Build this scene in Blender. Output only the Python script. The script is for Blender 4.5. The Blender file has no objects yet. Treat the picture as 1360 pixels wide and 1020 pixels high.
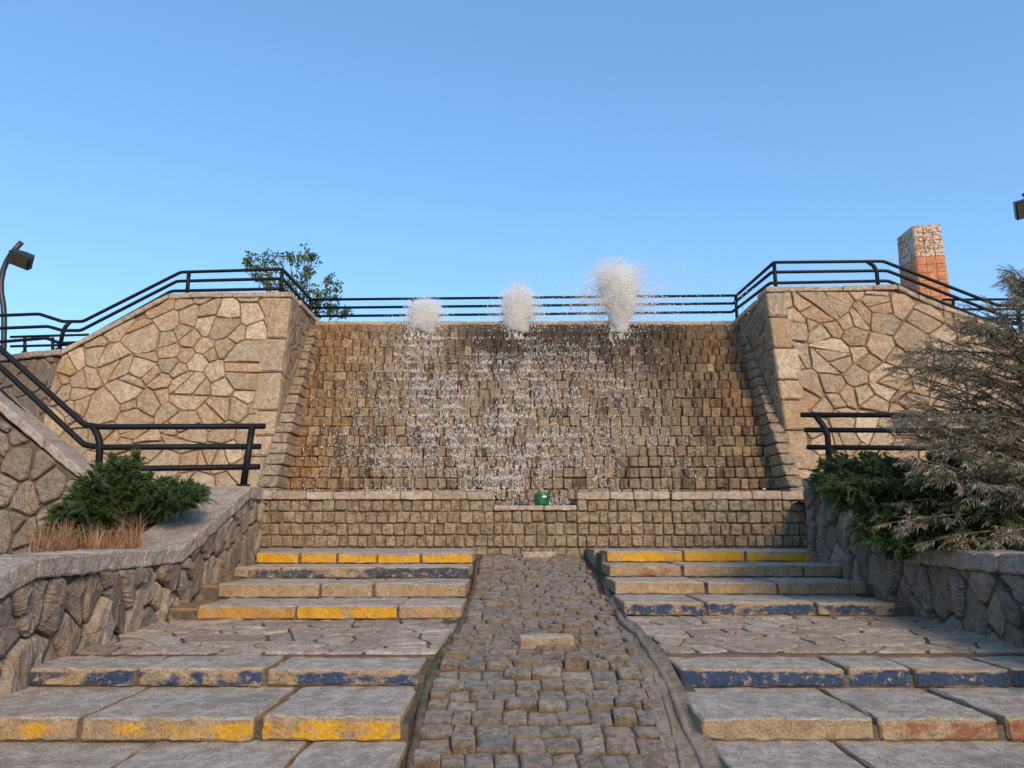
import bpy, math, random
import numpy as np
from mathutils import Vector, noise, Matrix

rnd = random.Random(7)
nr = np.random.default_rng(7)
D = bpy.data
scene = bpy.context.scene
C = scene.collection
rad = math.radians

# ------------------------------------------------------------ camera, sky, sun, exposure
PITCH = rad(11.1)
EYE = 1.6
FPX = 1000.0
cam = D.objects.new('camera', D.cameras.new('camera'))
C.objects.link(cam)
cam.location = (0, 0, EYE)
cam.rotation_euler = (math.pi/2 + PITCH, 0, 0)
cam.data.sensor_width = 36
cam.data.lens = 36 * FPX / 1360
cam.data.clip_start = 0.05
cam.data.clip_end = 3000
scene.camera = cam

SUN_EL, SUN_AZ = rad(30), rad(22)        # azimuth: degrees to the right of straight behind the camera
w = D.worlds.new('World'); scene.world = w; w.use_nodes = True
nt = w.node_tree; nt.nodes.clear()
sky = nt.nodes.new('ShaderNodeTexSky'); sky.sky_type = 'NISHITA'; sky.sun_disc = False
sky.sun_elevation = SUN_EL
sky.sun_rotation = math.pi - SUN_AZ
sky.altitude = 1200; sky.air_density = 1.1; sky.dust_density = 1.3; sky.ozone_density = 5.0
bg = nt.nodes.new('ShaderNodeBackground'); bg.inputs[1].default_value = 0.15
wo = nt.nodes.new('ShaderNodeOutputWorld')
hs = nt.nodes.new('ShaderNodeHueSaturation'); hs.inputs['Saturation'].default_value = 1.28
gm = nt.nodes.new('ShaderNodeGamma'); gm.inputs[1].default_value = 0.65
nt.links.new(sky.outputs[0], gm.inputs[0]); nt.links.new(gm.outputs[0], hs.inputs['Color']); nt.links.new(hs.outputs[0], bg.inputs[0]); nt.links.new(bg.outputs[0], wo.inputs[0])
sd = D.lights.new('sun', 'SUN'); sd.energy = 1.25; sd.angle = rad(18); sd.color = (1.0, 0.78, 0.52)
sun = D.objects.new('sun', sd); C.objects.link(sun)
to_sun = Vector((math.sin(SUN_AZ)*math.cos(SUN_EL), -math.cos(SUN_AZ)*math.cos(SUN_EL), math.sin(SUN_EL)))
sun.rotation_euler = to_sun.to_track_quat('Z', 'Y').to_euler()
sun.location = to_sun * 60
scene.view_settings.view_transform = 'Standard'
scene.view_settings.look = 'None'
scene.view_settings.exposure = 1.48
scene.view_settings.gamma = 1.0
scene.cycles.max_bounces = 12; scene.cycles.diffuse_bounces = 6; scene.cycles.transmission_bounces = 8; scene.cycles.volume_bounces = 8; scene.cycles.volume_step_rate = .5
scene.view_settings.use_curve_mapping = False

# ------------------------------------------------------------ geometry helpers
cP, sP = math.cos(PITCH), math.sin(PITCH)
def ray(px, py):
    x = (px-680)/FPX; y = (510-py)/FPX
    return Vector((x, cP - sP*y, sP + cP*y))
def at(px, py, Y):
    d = ray(px, py); p = d*(Y/d.y); p.z += EYE; return p
def on_plane(px, py, O, n):
    d = ray(px, py); c = Vector((0, 0, EYE))
    return c + d*((O-c).dot(n)/d.dot(n))
def zat(py, Y): return at(680, py, Y).z
def xat(px, py, Y): return at(px, py, Y).x

def thing(name, label, cat, loc=(0, 0, 0), group=None, kind=None):
    o = D.objects.new(name, None); C.objects.link(o); o.location = loc
    o.empty_display_size = 0.2
    tag(o, label, cat, group, kind)
    return o
def tag(o, label=None, cat=None, group=None, kind=None):
    if label: o['label'] = label
    if cat: o['category'] = cat
    if group: o['group'] = group
    if kind: o['kind'] = kind
    return o
def wloc(o):
    v = Vector(o.location)
    while o.parent: o = o.parent; v += Vector(o.location)
    return v
def link(name, me, parent, c):
    o = D.objects.new(name, me); C.objects.link(o)
    if parent:
        o.parent = parent; o.location = Vector(c) - wloc(parent)
    else: o.location = c
    return o
def mk(name, verts, faces, mat, parent=None, smooth=False, kind=None, origin=None):
    if origin is None:
        origin = sum((Vector(v) for v in verts), Vector())/len(verts)
    origin = Vector(origin)
    me = D.meshes.new(name)
    me.from_pydata([tuple(Vector(v)-origin) for v in verts], [], faces)
    me.materials.append(mat)
    if smooth: me.polygons.foreach_set('use_smooth', [True]*len(me.polygons))
    me.update()
    o = link(name, me, parent, origin)
    if kind: o['kind'] = kind
    return o
def mk_np(name, V, F, mat, parent=None, smooth=False, kind=None, origin=None):
    """V (n,3), F (m,3) triangles"""
    origin = np.array(origin if origin is not None else V.mean(axis=0), float)
    me = D.meshes.new(name)
    me.vertices.add(len(V)); me.vertices.foreach_set('co', (V-origin).astype(np.float32).ravel())
    me.loops.add(F.size); me.loops.foreach_set('vertex_index', F.astype(np.int32).ravel())
    me.polygons.add(len(F)); me.polygons.foreach_set('loop_start', np.arange(0, F.size, 3, dtype=np.int32))
    me.polygons.foreach_set('use_smooth', np.full(len(F), smooth))
    me.materials.append(mat)
    me.update(calc_edges=True)
    o = link(name, me, parent, origin)
    if kind: o['kind'] = kind
    return o
def scatter(bv, bf, R, P):
    """base verts (k,3), faces (j,3), R (n,3,3), P (n,3) -> V,F"""
    bv = np.array(bv, float); bf = np.array(bf, int)
    V = np.einsum('nij,kj->nki', R, bv) + P[:, None, :]
    F = bf[None] + (np.arange(len(P))*len(bv))[:, None, None]
    return V.reshape(-1, 3), F.reshape(-1, 3)
OCT_V = [(1,0,0),(-1,0,0),(0,1,0),(0,-1,0),(0,0,1),(0,0,-1)]
OCT_F = [(0,2,4),(2,1,4),(1,3,4),(3,0,4),(2,0,5),(1,2,5),(3,1,5),(0,3,5)]
def rand_rot(n):
    q = nr.normal(size=(n, 4)); q /= np.linalg.norm(q, axis=1)[:, None]
    a, b, c, d = q.T
    return np.stack([np.stack([1-2*(c*c+d*d), 2*(b*c-a*d), 2*(b*d+a*c)], -1),
                     np.stack([2*(b*c+a*d), 1-2*(b*b+d*d), 2*(c*d-a*b)], -1),
                     np.stack([2*(b*d-a*c), 2*(c*d+a*b), 1-2*(b*b+c*c)], -1)], 1)
def frames(dirs, side=None):
    """rotation whose columns are (side, normal, dir)"""
    z = dirs/np.linalg.norm(dirs, axis=1)[:, None]
    r = nr.normal(size=z.shape) if side is None else side
    x = np.cross(r, z); x /= np.linalg.norm(x, axis=1)[:, None]+1e-9
    y = np.cross(z, x)
    return np.stack([x, y, z], 2)

def tube_geo(pts, r, n=8, cap=True):
    pts = [Vector(p) for p in pts]
    rs = r if isinstance(r, (list, tuple)) else [r]*len(pts)
    V, F = [], []
    up = None
    for i, p in enumerate(pts):
        d1 = (pts[i]-pts[i-1]).normalized() if i else (pts[1]-pts[0]).normalized()
        d2 = (pts[i+1]-pts[i]).normalized() if i < len(pts)-1 else d1
        d = (d1+d2).normalized()
        k = 1/max(0.5, d.dot(d1))
        if up is None:
            up = Vector((0, 0, 1)) if abs(d.z) < .9 else Vector((0, 1, 0))
        a = up - d*up.dot(d); a.normalize(); b = d.cross(a)
        up = a
        for j in range(n):
            t = 2*math.pi*j/n
            V.append(p + (a*math.cos(t) + b*math.sin(t))*rs[i]*(k if i and i < len(pts)-1 else 1))
    for i in range(len(pts)-1):
        for j in range(n):
            F.append((i*n+j, i*n+(j+1) % n, (i+1)*n+(j+1) % n, (i+1)*n+j))
    if cap:
        F.append(tuple(range(n))[::-1]); F.append(tuple(range((len(pts)-1)*n, len(pts)*n)))
    return V, F
def tube(name, pts, r, mat, parent, n=8):
    V, F = tube_geo(pts, r, n)
    o = mk(name, V, F, mat, parent)
    me = o.data
    me.polygons.foreach_set('use_smooth', [len(p.vertices) == 4 for p in me.polygons])
    return o

def hexa_geo(c, n=(1, 1, 1), bevel=0.015, rough=0.0, seed=0.0, wavy=0.0):
    """c: 8 corners, index = i + 2j + 4k (u, v, w).  A grid-surfaced block with worn edges."""
    c = [Vector(p) for p in c]
    L = [(c[1]-c[0]).length, (c[2]-c[0]).length, (c[4]-c[0]).length]
    prm = []
    for a in range(3):
        b = min(0.3, bevel/max(L[a], 1e-4))
        inner = [b + (1-2*b)*i/n[a] for i in range(n[a]+1)]
        prm.append([0.0]+inner+[1.0])
    idx = {}; V = []; F = []
    N = [len(p)-1 for p in prm]
    def vert(i, j, k):
        key = (i, j, k)
        if key in idx: return idx[key]
        q = [prm[0][i], prm[1][j], prm[2][k]]
        ext = [a for a, (m, M) in enumerate(zip((i, j, k), N)) if m in (0, M)]
        if len(ext) > 1:
            amt = .45 if len(ext) == 2 else .62
            for a in ext:
                b = min(.3, bevel/max(L[a], 1e-4))*amt
                q[a] = b if q[a] < .5 else 1-b
        u, v, w_ = q
        p = Vector()
        for t in range(8):
            p += c[t]*((u if t & 1 else 1-u)*(v if t & 2 else 1-v)*(w_ if t & 4 else 1-w_))
        if rough:
            s = Vector((seed, seed*1.7, -seed))
            e = 1.0 if len(ext) < 2 else 1.7
            p = p + noise.noise_vector(p*9+s)*rough*e + noise.noise_vector(p*28+s)*rough*.5*e
        if wavy:
            p = p + noise.noise_vector(p*1.7+Vector((seed, 3, 1)))*wavy
        idx[key] = len(V); V.append(p); return idx[key]
    for a, b, e in ((0, 1, 2), (1, 2, 0), (2, 0, 1)):
        for side in (0, N[e]):
            for i in range(N[a]):
                for j in range(N[b]):
                    def g(x, y):
                        t = [0, 0, 0]; t[a] = x; t[b] = y; t[e] = side; return vert(*t)
                    f = (g(i, j), g(i+1, j), g(i+1, j+1), g(i, j+1))
                    F.append(f if side else f[::-1])
    return V, F
def box_corners(x0, x1, y0, y1, z0, z1):
    return [(x, y, z) for z in (z0, z1) for y in (y0, y1) for x in (x0, x1)]
def hexa(name, c, mat, parent, n=(1, 1, 1), bevel=.015, rough=0., seed=0., wavy=0., kind=None):
    V, F = hexa_geo(c, n, bevel, rough, seed, wavy)
    return mk(name, V, F, mat, parent, kind=kind)

# polygons
def clip_half(poly, nx, ny, d):
    out = []
    for i in range(len(poly)):
        a, b = poly[i], poly[(i+1) % len(poly)]
        da = a[0]*nx + a[1]*ny - d; db = b[0]*nx + b[1]*ny - d
        if da <= 0: out.append(a)
        if (da < 0 < db) or (db < 0 < da):
            t = da/(da-db); out.append((a[0]+(b[0]-a[0])*t, a[1]+(b[1]-a[1])*t))
    return out
def area(p): return .5*sum(p[i][0]*p[(i+1) % len(p)][1]-p[(i+1) % len(p)][0]*p[i][1] for i in range(len(p)))
def inside(pt, poly):
    x, y = pt; r = False
    for i in range(len(poly)):
        x1, y1 = poly[i]; x2, y2 = poly[i-1]
        if (y1 > y) != (y2 > y) and x < (x2-x1)*(y-y1)/(y2-y1)+x1: r = not r
    return r
def cells(outline, size, aspect=1.0, joint=.02, var=.5, rg=rnd, tries=2500, split=.5):
    """irregular stones filling an outline: power diagram, u squeezed by aspect, joints cut out"""
    ol = [(u/aspect, v) for u, v in outline]
    us = [p[0] for p in ol]; vs = [p[1] for p in ol]
    pts = []
    for _ in range(tries):
        p = (rg.uniform(min(us)-size*.3, max(us)+size*.3), rg.uniform(min(vs)-size*.3, max(vs)+size*.3))
        r = size*.5*(1 + var*rg.uniform(-1, 1)**1)
        if rg.random() < .25: r *= .62
        if all((p[0]-q[0])**2+(p[1]-q[1])**2 > (r+q[2])**2*.83 for q in pts): pts.append((p[0], p[1], r))
    out = []
    for i, a in enumerate(pts):
        poly = list(ol)
        for j, b in enumerate(pts):
            if i == j: continue
            dx, dy = b[0]-a[0], b[1]-a[1]; L2 = dx*dx+dy*dy
            if L2 > (size*5)**2: continue
            L = math.sqrt(L2)
            dd = (b[0]**2+b[1]**2-b[2]**2 - a[0]**2-a[1]**2+a[2]**2)/2
            poly = clip_half(poly, dx/L, dy/L, dd/L - joint*.5)
            if len(poly) < 3: break
        if len(poly) < 3: continue
        poly = [(u*aspect, v) for u, v in poly]
        # drop tiny edges
        q = []
        for p in poly:
            if not q or math.hypot(p[0]-q[-1][0], p[1]-q[-1][1]) > size*.09: q.append(p)
        if len(q) > 3 and math.hypot(q[0][0]-q[-1][0], q[0][1]-q[-1][1]) < size*.09: q.pop()
        if len(q) >= 3 and abs(area(q)) > size*size*.05: out.append(q)
    # a mason's wall: many of the stones are broken along a chord, giving shards, wedges and small fillers
    res = []
    for q in out:
        stack = [q]; first = True
        while stack:
            p = stack.pop(); A = abs(area(p))
            if A > size*size*aspect*(.34 if split > .8 else (.55 if first else .9)) and rg.random() < split*(1 if A > size*size*.5 else .6):
                cu = sum(a for a, b in p)/len(p)+rg.uniform(-.22, .22)*size; cv = sum(b for a, b in p)/len(p)+rg.uniform(-.22, .22)*size
                t = rg.uniform(0, math.pi); nx, ny = math.cos(t), math.sin(t); d = cu*nx+cv*ny
                p1 = clip_half(p, nx, ny, d-joint*.45); p2 = clip_half(p, -nx, -ny, -d-joint*.45)
                if len(p1) > 2 and len(p2) > 2 and min(abs(area(p1)), abs(area(p2))) > A*.16:
                    stack += [p1, p2]; first = False; continue
            if len(p) > 2 and abs(area(p)) > size*size*.03: res.append(p)
    return res
def stone_from_poly(poly, to3, proud, back=-.02, bevel=.02, rg=rnd, chop=.13, jit=.006):
    """poly (u,v); to3(u,v,n)->Vector"""
    if area(poly) < 0: poly = poly[::-1]
    n = len(poly); P = []
    for i in range(n):
        a, b, c = poly[i-1], poly[i], poly[(i+1) % n]
        la = math.hypot(a[0]-b[0], a[1]-b[1]); lc = math.hypot(c[0]-b[0], c[1]-b[1])
        ta = chop*rg.uniform(.5, 1.5); tc = chop*rg.uniform(.5, 1.5)
        P.append((b[0]+(a[0]-b[0])*ta, b[1]+(a[1]-b[1])*ta))
        P.append((b[0]+(c[0]-b[0])*tc, b[1]+(c[1]-b[1])*tc))
        if lc > bevel*9:
            t = rg.uniform(.4, .6); m = rg.uniform(-1, 1)*lc*.03
            P.append((b[0]+(c[0]-b[0])*t - (c[1]-b[1])/lc*m, b[1]+(c[1]-b[1])*t + (c[0]-b[0])/lc*m))
    cu = sum(p[0] for p in P)/len(P); cv = sum(p[1] for p in P)/len(P)
    tu, tv = rg.uniform(-1, 1)*.05, rg.uniform(-1, 1)*.05
    V = []; m = len(P)
    for u, v in P: V.append(to3(u, v, back))
    for u, v in P:
        V.append(to3(u, v, proud*rg.uniform(.35, .6)))
    for u, v in P:
        d = math.hypot(u-cu, v-cv) or 1e-6; k = max(.5, 1-bevel/d)
        uu, vv = cu+(u-cu)*k, cv+(v-cv)*k
        V.append(to3(uu, vv, proud + tu*(uu-cu)+tv*(vv-cv) + rg.uniform(-1, 1)*jit))
    V.append(to3(cu, cv, proud + rg.uniform(-.2, 1)*jit*1.5))
    F = []
    for i in range(m):
        j = (i+1) % m
        F.append((i, j, m+j, m+i)); F.append((m+i, m+j, 2*m+j, 2*m+i)); F.append((2*m+i, 2*m+j, 3*m))
    return V, F
def prism(name, outline3, back, mat, parent):
    """outline3: 3d points counter-clockwise seen from outside; back: vector"""
    n = len(outline3); back = Vector(back)
    V = [Vector(p) for p in outline3] + [Vector(p)+back for p in outline3]
    F = [tuple(range(n)), tuple(range(2*n-1, n-1, -1))]
    for i in range(n):
        j = (i+1) % n; F.append((j, i, n+i, n+j))
    return mk(name, V, F, mat, parent)

# ------------------------------------------------------------ materials
def mat_new(name):
    m = D.materials.new(name); m.use_nodes = True
    t = m.node_tree; t.nodes.clear()
    o = t.nodes.new('ShaderNodeOutputMaterial'); b = t.nodes.new('ShaderNodeBsdfPrincipled')
    t.links.new(b.outputs[0], o.inputs[0])
    return m, t, b
class G:
    """tiny node graph helper"""
    def __init__(s, t): s.t = t
    def n(s, k, **kw):
        x = s.t.nodes.new(k)
        for a, v in kw.items(): setattr(x, a, v)
        return x
    def put(s, sock, v):
        if hasattr(v, 'is_output') or isinstance(v, bpy.types.NodeSocket): s.t.links.new(v, sock)
        elif v is not None: sock.default_value = v
    def math(s, op, a, b=None, c=None, clamp=False):
        x = s.n('ShaderNodeMath', operation=op, use_clamp=clamp)
        s.put(x.inputs[0], a); s.put(x.inputs[1], b)
        if c is not None: s.put(x.inputs[2], c)
        return x.outputs[0]
    def ramp(s, fac, stops, interp='LINEAR'):
        x = s.n('ShaderNodeValToRGB'); x.color_ramp.interpolation = interp
        e = x.color_ramp.elements
        while len(e) < len(stops): e.new(.5)
        for i, (p, c) in enumerate(stops):
            e[i].position = p
            e[i].color = (c, c, c, 1) if isinstance(c, (int, float)) else (*c, 1)
        s.put(x.inputs[0], fac); return x.outputs[0]
    def mix(s, fac, a, b, mode='MIX'):
        x = s.n('ShaderNodeMix', data_type='RGBA', blend_type=mode)
        s.put(x.inputs[0], fac)
        s.put(x.inputs[6], (*a, 1) if isinstance(a, tuple) and len(a) == 3 else a)
        s.put(x.inputs[7], (*b, 1) if isinstance(b, tuple) and len(b) == 3 else b)
        return x.outputs[2]
    def noise(s, vec, scale, detail=4, rough=.6, out=0, dist=0.):
        x = s.n('ShaderNodeTexNoise'); s.put(x.inputs['Vector'], vec)
        x.inputs['Scale'].default_value = scale; x.inputs['Detail'].default_value = detail
        x.inputs['Roughness'].default_value = rough; x.inputs['Distortion'].default_value = dist
        return x.outputs[out]
    def voro(s, vec, scale, feature='F1', out=0):
        x = s.n('ShaderNodeTexVoronoi', feature=feature); s.put(x.inputs['Vector'], vec)
        x.inputs['Scale'].default_value = scale; return x.outputs[out]
    def scale(s, vec, v):
        x = s.n('ShaderNodeVectorMath', operation='MULTIPLY'); s.put(x.inputs[0], vec)
        x.inputs[1].default_value = v; return x.outputs[0]
    def pos(s): return s.n('ShaderNodeNewGeometry').outputs['Position']
    def rand(s):
        g = s.n('ShaderNodeNewGeometry').outputs['Random Per Island']
        o = s.n('ShaderNodeObjectInfo').outputs['Random']
        return s.math('FRACT', s.math('ADD', g, s.math('MULTIPLY', o, 7.31)))
    def rot(s, vec, axis, ang):
        x = s.n('ShaderNodeVectorRotate', rotation_type='AXIS_ANGLE'); s.put(x.inputs['Vector'], vec)
        x.inputs['Axis'].default_value = axis; s.put(x.inputs['Angle'], ang); return x.outputs[0]
    def smooth(s, v, a, b, lo=0., hi=1.):
        x = s.n('ShaderNodeMapRange', interpolation_type='SMOOTHSTEP')
        s.put(x.inputs[0], v); x.inputs[1].default_value = a; x.inputs[2].default_value = b
        x.inputs[3].default_value = lo; x.inputs[4].default_value = hi; return x.outputs[0]
    def xyz(s, v):
        x = s.n('ShaderNodeSeparateXYZ'); s.put(x.inputs[0], v); return x.outputs
    def bump(s, h, strength=.5, dist=.02, prev=None):
        x = s.n('ShaderNodeBump'); s.put(x.inputs['Height'], h)
        x.inputs['Strength'].default_value = strength; x.inputs['Distance'].default_value = dist
        if prev is not None: s.put(x.inputs['Normal'], prev)
        return x.outputs[0]

def rubble_mat(name, cols, axis, chisel=.6, stain=(.20, .12, .06), stain_amt=.5, rough=.85, pale_foot=0.0, chis_scale=30, fscale=38):
    m, t, b = mat_new(name); g = G(t)
    p = g.pos(); r = g.rand()
    n = len(cols)
    col = g.ramp(r, [(i/(n-1), c) for i, c in enumerate(cols)])
    big = g.noise(p, 2.1, 5, .65); mid = g.noise(p, 11, 6, .75); fine = g.noise(p, fscale, 3, .8)
    col = g.mix(g.smooth(mid, .38, .66, 0, .8), col, g.mix(1.0, col, (.60, .52, .44), 'MULTIPLY'))
    col = g.mix(g.smooth(fine, .52, .64, 0, .75), col, g.mix(1., col, (.45, .4, .36), 'MULTIPLY'))
    col = g.mix(g.smooth(fine, .45, .35, 0, .5), col, g.mix(1., col, (1.5, 1.5, 1.5), 'MULTIPLY'))
    st = g.math('MULTIPLY', g.smooth(big, .50, .66), stain_amt)
    col = g.mix(st, col, stain)
    if pale_foot:
        z = g.xyz(p)[2]
        foot_mask = g.math('MULTIPLY', g.smooth(g.math('ADD', z, g.math('MULTIPLY', big, 1.5)), 3.55, 2.75), pale_foot)
        foot_mask = g.math('MULTIPLY', foot_mask, g.smooth(mid, .25, .6))
        col = g.mix(foot_mask, col, (.70, .58, .47))  # stones turn paler towards the wall's foot, broken up by noise
    t.links.new(col, b.inputs['Base Color'])
    # tooling marks: fine parallel grooves whose direction differs from stone to stone
    rv = g.rot(p, axis, g.math('MULTIPLY', r, 37.0))
    sv = g.scale(rv, (1., 1., 7.) if axis != (0, 0, 1) else (1., 7., 1.))
    ch = g.noise(sv, chis_scale/7, 3, .55, dist=.4)
    on = g.smooth(g.math('FRACT', g.math('MULTIPLY', r, 5.3)), .15, .5, .25, 1.)
    h = g.math('MULTIPLY', g.math('MULTIPLY', ch, on), chisel)
    h = g.math('ADD', h, g.math('MULTIPLY', mid, .5))
    h = g.math('ADD', h, g.math('MULTIPLY', fine, .3))
    t.links.new(g.bump(h, 1., .055), b.inputs['Normal'])
    b.inputs['Roughness'].default_value = rough
    b.inputs['Specular IOR Level'].default_value = .25
    return m

def mortar_mat(name, c1, c2, scale=9):
    m, t, b = mat_new(name); g = G(t); p = g.pos()
    a = g.noise(p, scale, 6, .7); f = g.noise(p, 90, 3, .7); big = g.noise(p, 1.3, 3)
    col = g.mix(g.smooth(a, .35, .68), c1, c2)
    col = g.mix(g.smooth(f, .52, .7, 0, .5), col, g.mix(1., col, (.5, .45, .4), 'MULTIPLY'))
    col = g.mix(g.smooth(big, .5, .7, 0, .5), col, g.mix(1., col, (.6, .55, .5), 'MULTIPLY'))
    t.links.new(col, b.inputs['Base Color'])
    t.links.new(g.bump(g.math('ADD', a, g.math('MULTIPLY', f, .4)), .9, .03), b.inputs['Normal'])
    b.inputs['Roughness'].default_value = .93
    b.inputs['Specular IOR Level'].default_value = .2
    return m

WARM = [(.47, .34, .22), (.60, .47, .325), (.49, .335, .19), (.66, .53, .385), (.40, .295, .195), (.50, .345, .20), (.45, .37, .27), (.53, .39, .25), (.40, .32, .23)]
GREY = [(.27, .22, .175), (.38, .315, .255), (.31, .235, .175), (.44, .37, .30), (.24, .20, .17), (.37, .295, .22)]
M_wing = rubble_mat('wing_stone', WARM, (0, 1, 0), .9, (.34, .20, .10), .45, pale_foot=.75)
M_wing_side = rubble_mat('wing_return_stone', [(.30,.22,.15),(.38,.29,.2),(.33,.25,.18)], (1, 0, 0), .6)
M_dark_wall = rubble_mat('shaded_rubble', [(.25,.18,.13),(.33,.26,.2),(.28,.21,.15),(.36,.29,.22)], (0, 1, 0), .6)  # shade of the wall angled away from the sun, put into the stone colours
M_plant = rubble_mat('planter_stone', GREY, (1, 0, 0), 1.5, (.22, .135, .08), .55, chis_scale=34, fscale=70)
M_plant_f = rubble_mat('planter_front_stone', GREY, (0, 1, 0), 1.2, (.22, .135, .08), .5)
M_mortar = mortar_mat('warm_mortar', (.32, .20, .115), (.20, .125, .07))
M_mortar_g = mortar_mat('grey_mortar', (.17, .135, .105), (.10, .078, .06))
M_cop = rubble_mat('coping_stone', [(.42, .36, .30), (.48, .42, .36), (.38, .32, .27)], (0, 0, 1), .25, (.26, .2, .15), .35)
M_copw = rubble_mat('wall_coping_stone', [(.50, .40, .30), (.56, .46, .36), (.45, .34, .25)], (0, 1, 0), .25, (.3, .2, .12), .3)

def block_mat(name, cols, wet=True):
    m, t, b = mat_new(name); g = G(t); p = g.pos(); r = g.rand()
    col = g.ramp(r, [(i/(len(cols)-1), c) for i, c in enumerate(cols)])
    mid = g.noise(p, 13, 6, .75); fine = g.noise(p, 42, 3, .8); big = g.noise(p, .9, 4, .6)
    X, Y, Z = g.xyz(p)[:3]
    if wet:
        # limescale and greyish film where the water runs, black algae streaks under the lip
        sv = g.scale(p, (1.5, 1., .35))
        strk = g.noise(sv, 1.6, 5, .65)
        cx = g.math('ABSOLUTE', g.math('SUBTRACT', X, .45))
        grey = g.smooth(g.math('ADD', X, g.math('MULTIPLY', g.noise(p, .8, 4, .6), 2.)), 1.4, 2.8, 0, .6)
        col = g.mix(grey, col, g.mix(1., col, (.62, .64, .66), 'MULTIPLY'))
        zone = g.smooth(g.math('ADD', cx, g.math('MULTIPLY', strk, 1.6)), 4.3, 2.6)
        col = g.mix(g.math('MULTIPLY', zone, .72), col, g.mix(g.smooth(mid, .35, .65), (.33, .245, .16), (.54, .43, .31)))
        top = g.smooth(g.math('ADD', Z, g.math('MULTIPLY', strk, 2.4)), 5.3, 6.7)
        wide = g.smooth(g.math('ABSOLUTE', g.math('SUBTRACT', X, 1.3)), 3.2, 1.8)
        col = g.mix(g.math('MULTIPLY', g.math('MULTIPLY', top, wide), .85), col, (.055, .04, .028))
        s2 = g.noise(g.scale(p, (2.2, 1, .25)), 2.2, 4, .6)
        col = g.mix(g.smooth(s2, .53, .63, 0, .72), col, (.07, .05, .032))
        ora = g.math('MULTIPLY', g.smooth(cx, 3.2, 4.3), g.smooth(big, .42, .62))
        col = g.mix(g.math('MULTIPLY', ora, .6), col, (.42, .21, .075))
        pale = g.math('MULTIPLY', g.smooth(g.math('FRACT', g.math('MULTIPLY', r, 13.7)), .955, .965), .7)
        col = g.mix(pale, col, (.60, .44, .25))
    col = g.mix(g.smooth(mid, .42, .62, 0, .85), col, g.mix(1., col, (.45, .38, .32), 'MULTIPLY'))
    col = g.mix(g.smooth(fine, .52, .64, 0, .75), col, g.mix(1., col, (.35, .31, .28), 'MULTIPLY'))
    col = g.mix(g.smooth(fine, .42, .3, 0, .4), col, g.mix(1., col, (1.6, 1.6, 1.6), 'MULTIPLY'))
    t.links.new(col, b.inputs['Base Color'])
    h = g.math('ADD', g.math('MULTIPLY', mid, .8), g.math('MULTIPLY', fine, .35))
    t.links.new(g.bump(h, 1., .07), b.inputs['Normal'])
    b.inputs['Roughness'].default_value = .85
    if wet: t.links.new(g.math('SUBTRACT', .72, g.math('MULTIPLY', zone, .40)), b.inputs['Roughness'])
    b.inputs['Specular IOR Level'].default_value = .35
    return m
M_cas = block_mat('cascade_block', [(.34,.22,.12),(.44,.30,.17),(.29,.185,.10),(.50,.35,.21),(.36,.23,.125),(.40,.27,.16),(.31,.205,.125),(.60,.43,.23),(.35,.235,.14)])
M_basin = block_mat('basin_block', [(.37,.28,.185),(.45,.35,.24),(.34,.25,.16),(.50,.39,.27),(.39,.31,.20),(.46,.33,.22)], wet=False)
M_mort_c = mortar_mat('cascade_bed', (.17, .10, .055), (.09, .055, .03))
def cobble_mat():
    m, t, b = mat_new('channel_cobble'); g = G(t); p = g.pos(); r = g.rand()
    cols = [(.32,.26,.205),(.40,.325,.255),(.31,.26,.215),(.47,.39,.31),(.27,.25,.235),(.42,.33,.25),(.34,.295,.25)]
    col = g.ramp(r, [(i/6, c) for i, c in enumerate(cols)])
    mid = g.noise(p, 15, 6, .75); fine = g.noise(p, 65, 4, .8)
    Z = g.xyz(g.n('ShaderNodeNewGeometry').outputs['True Normal'])[1]
    side = g.smooth(Z, -.45, -.8)
    col = g.mix(g.math('MULTIPLY', side, .75), col, (.27, .18, .085))      # ochre sediment on the downhill faces
    col = g.mix(g.smooth(mid, .42, .62, 0, .85), col, g.mix(1., col, (.45, .40, .35), 'MULTIPLY'))
    col = g.mix(g.smooth(fine, .53, .7, 0, .6), col, g.mix(1., col, (.4, .38, .36), 'MULTIPLY'))
    col = g.mix(g.smooth(fine, .44, .3, 0, .45), col, g.mix(1., col, (1.7, 1.7, 1.7), 'MULTIPLY'))
    t.links.new(col, b.inputs['Base Color'])
    t.links.new(g.bump(g.math('ADD', mid, g.math('MULTIPLY', fine, .4)), 1., .05), b.inputs['Normal'])
    b.inputs['Roughness'].default_value = .72
    return m
M_cob = cobble_mat()
M_mort_ch = mortar_mat('channel_bed', (.15, .11, .075), (.08, .06, .04), 14)

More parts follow.
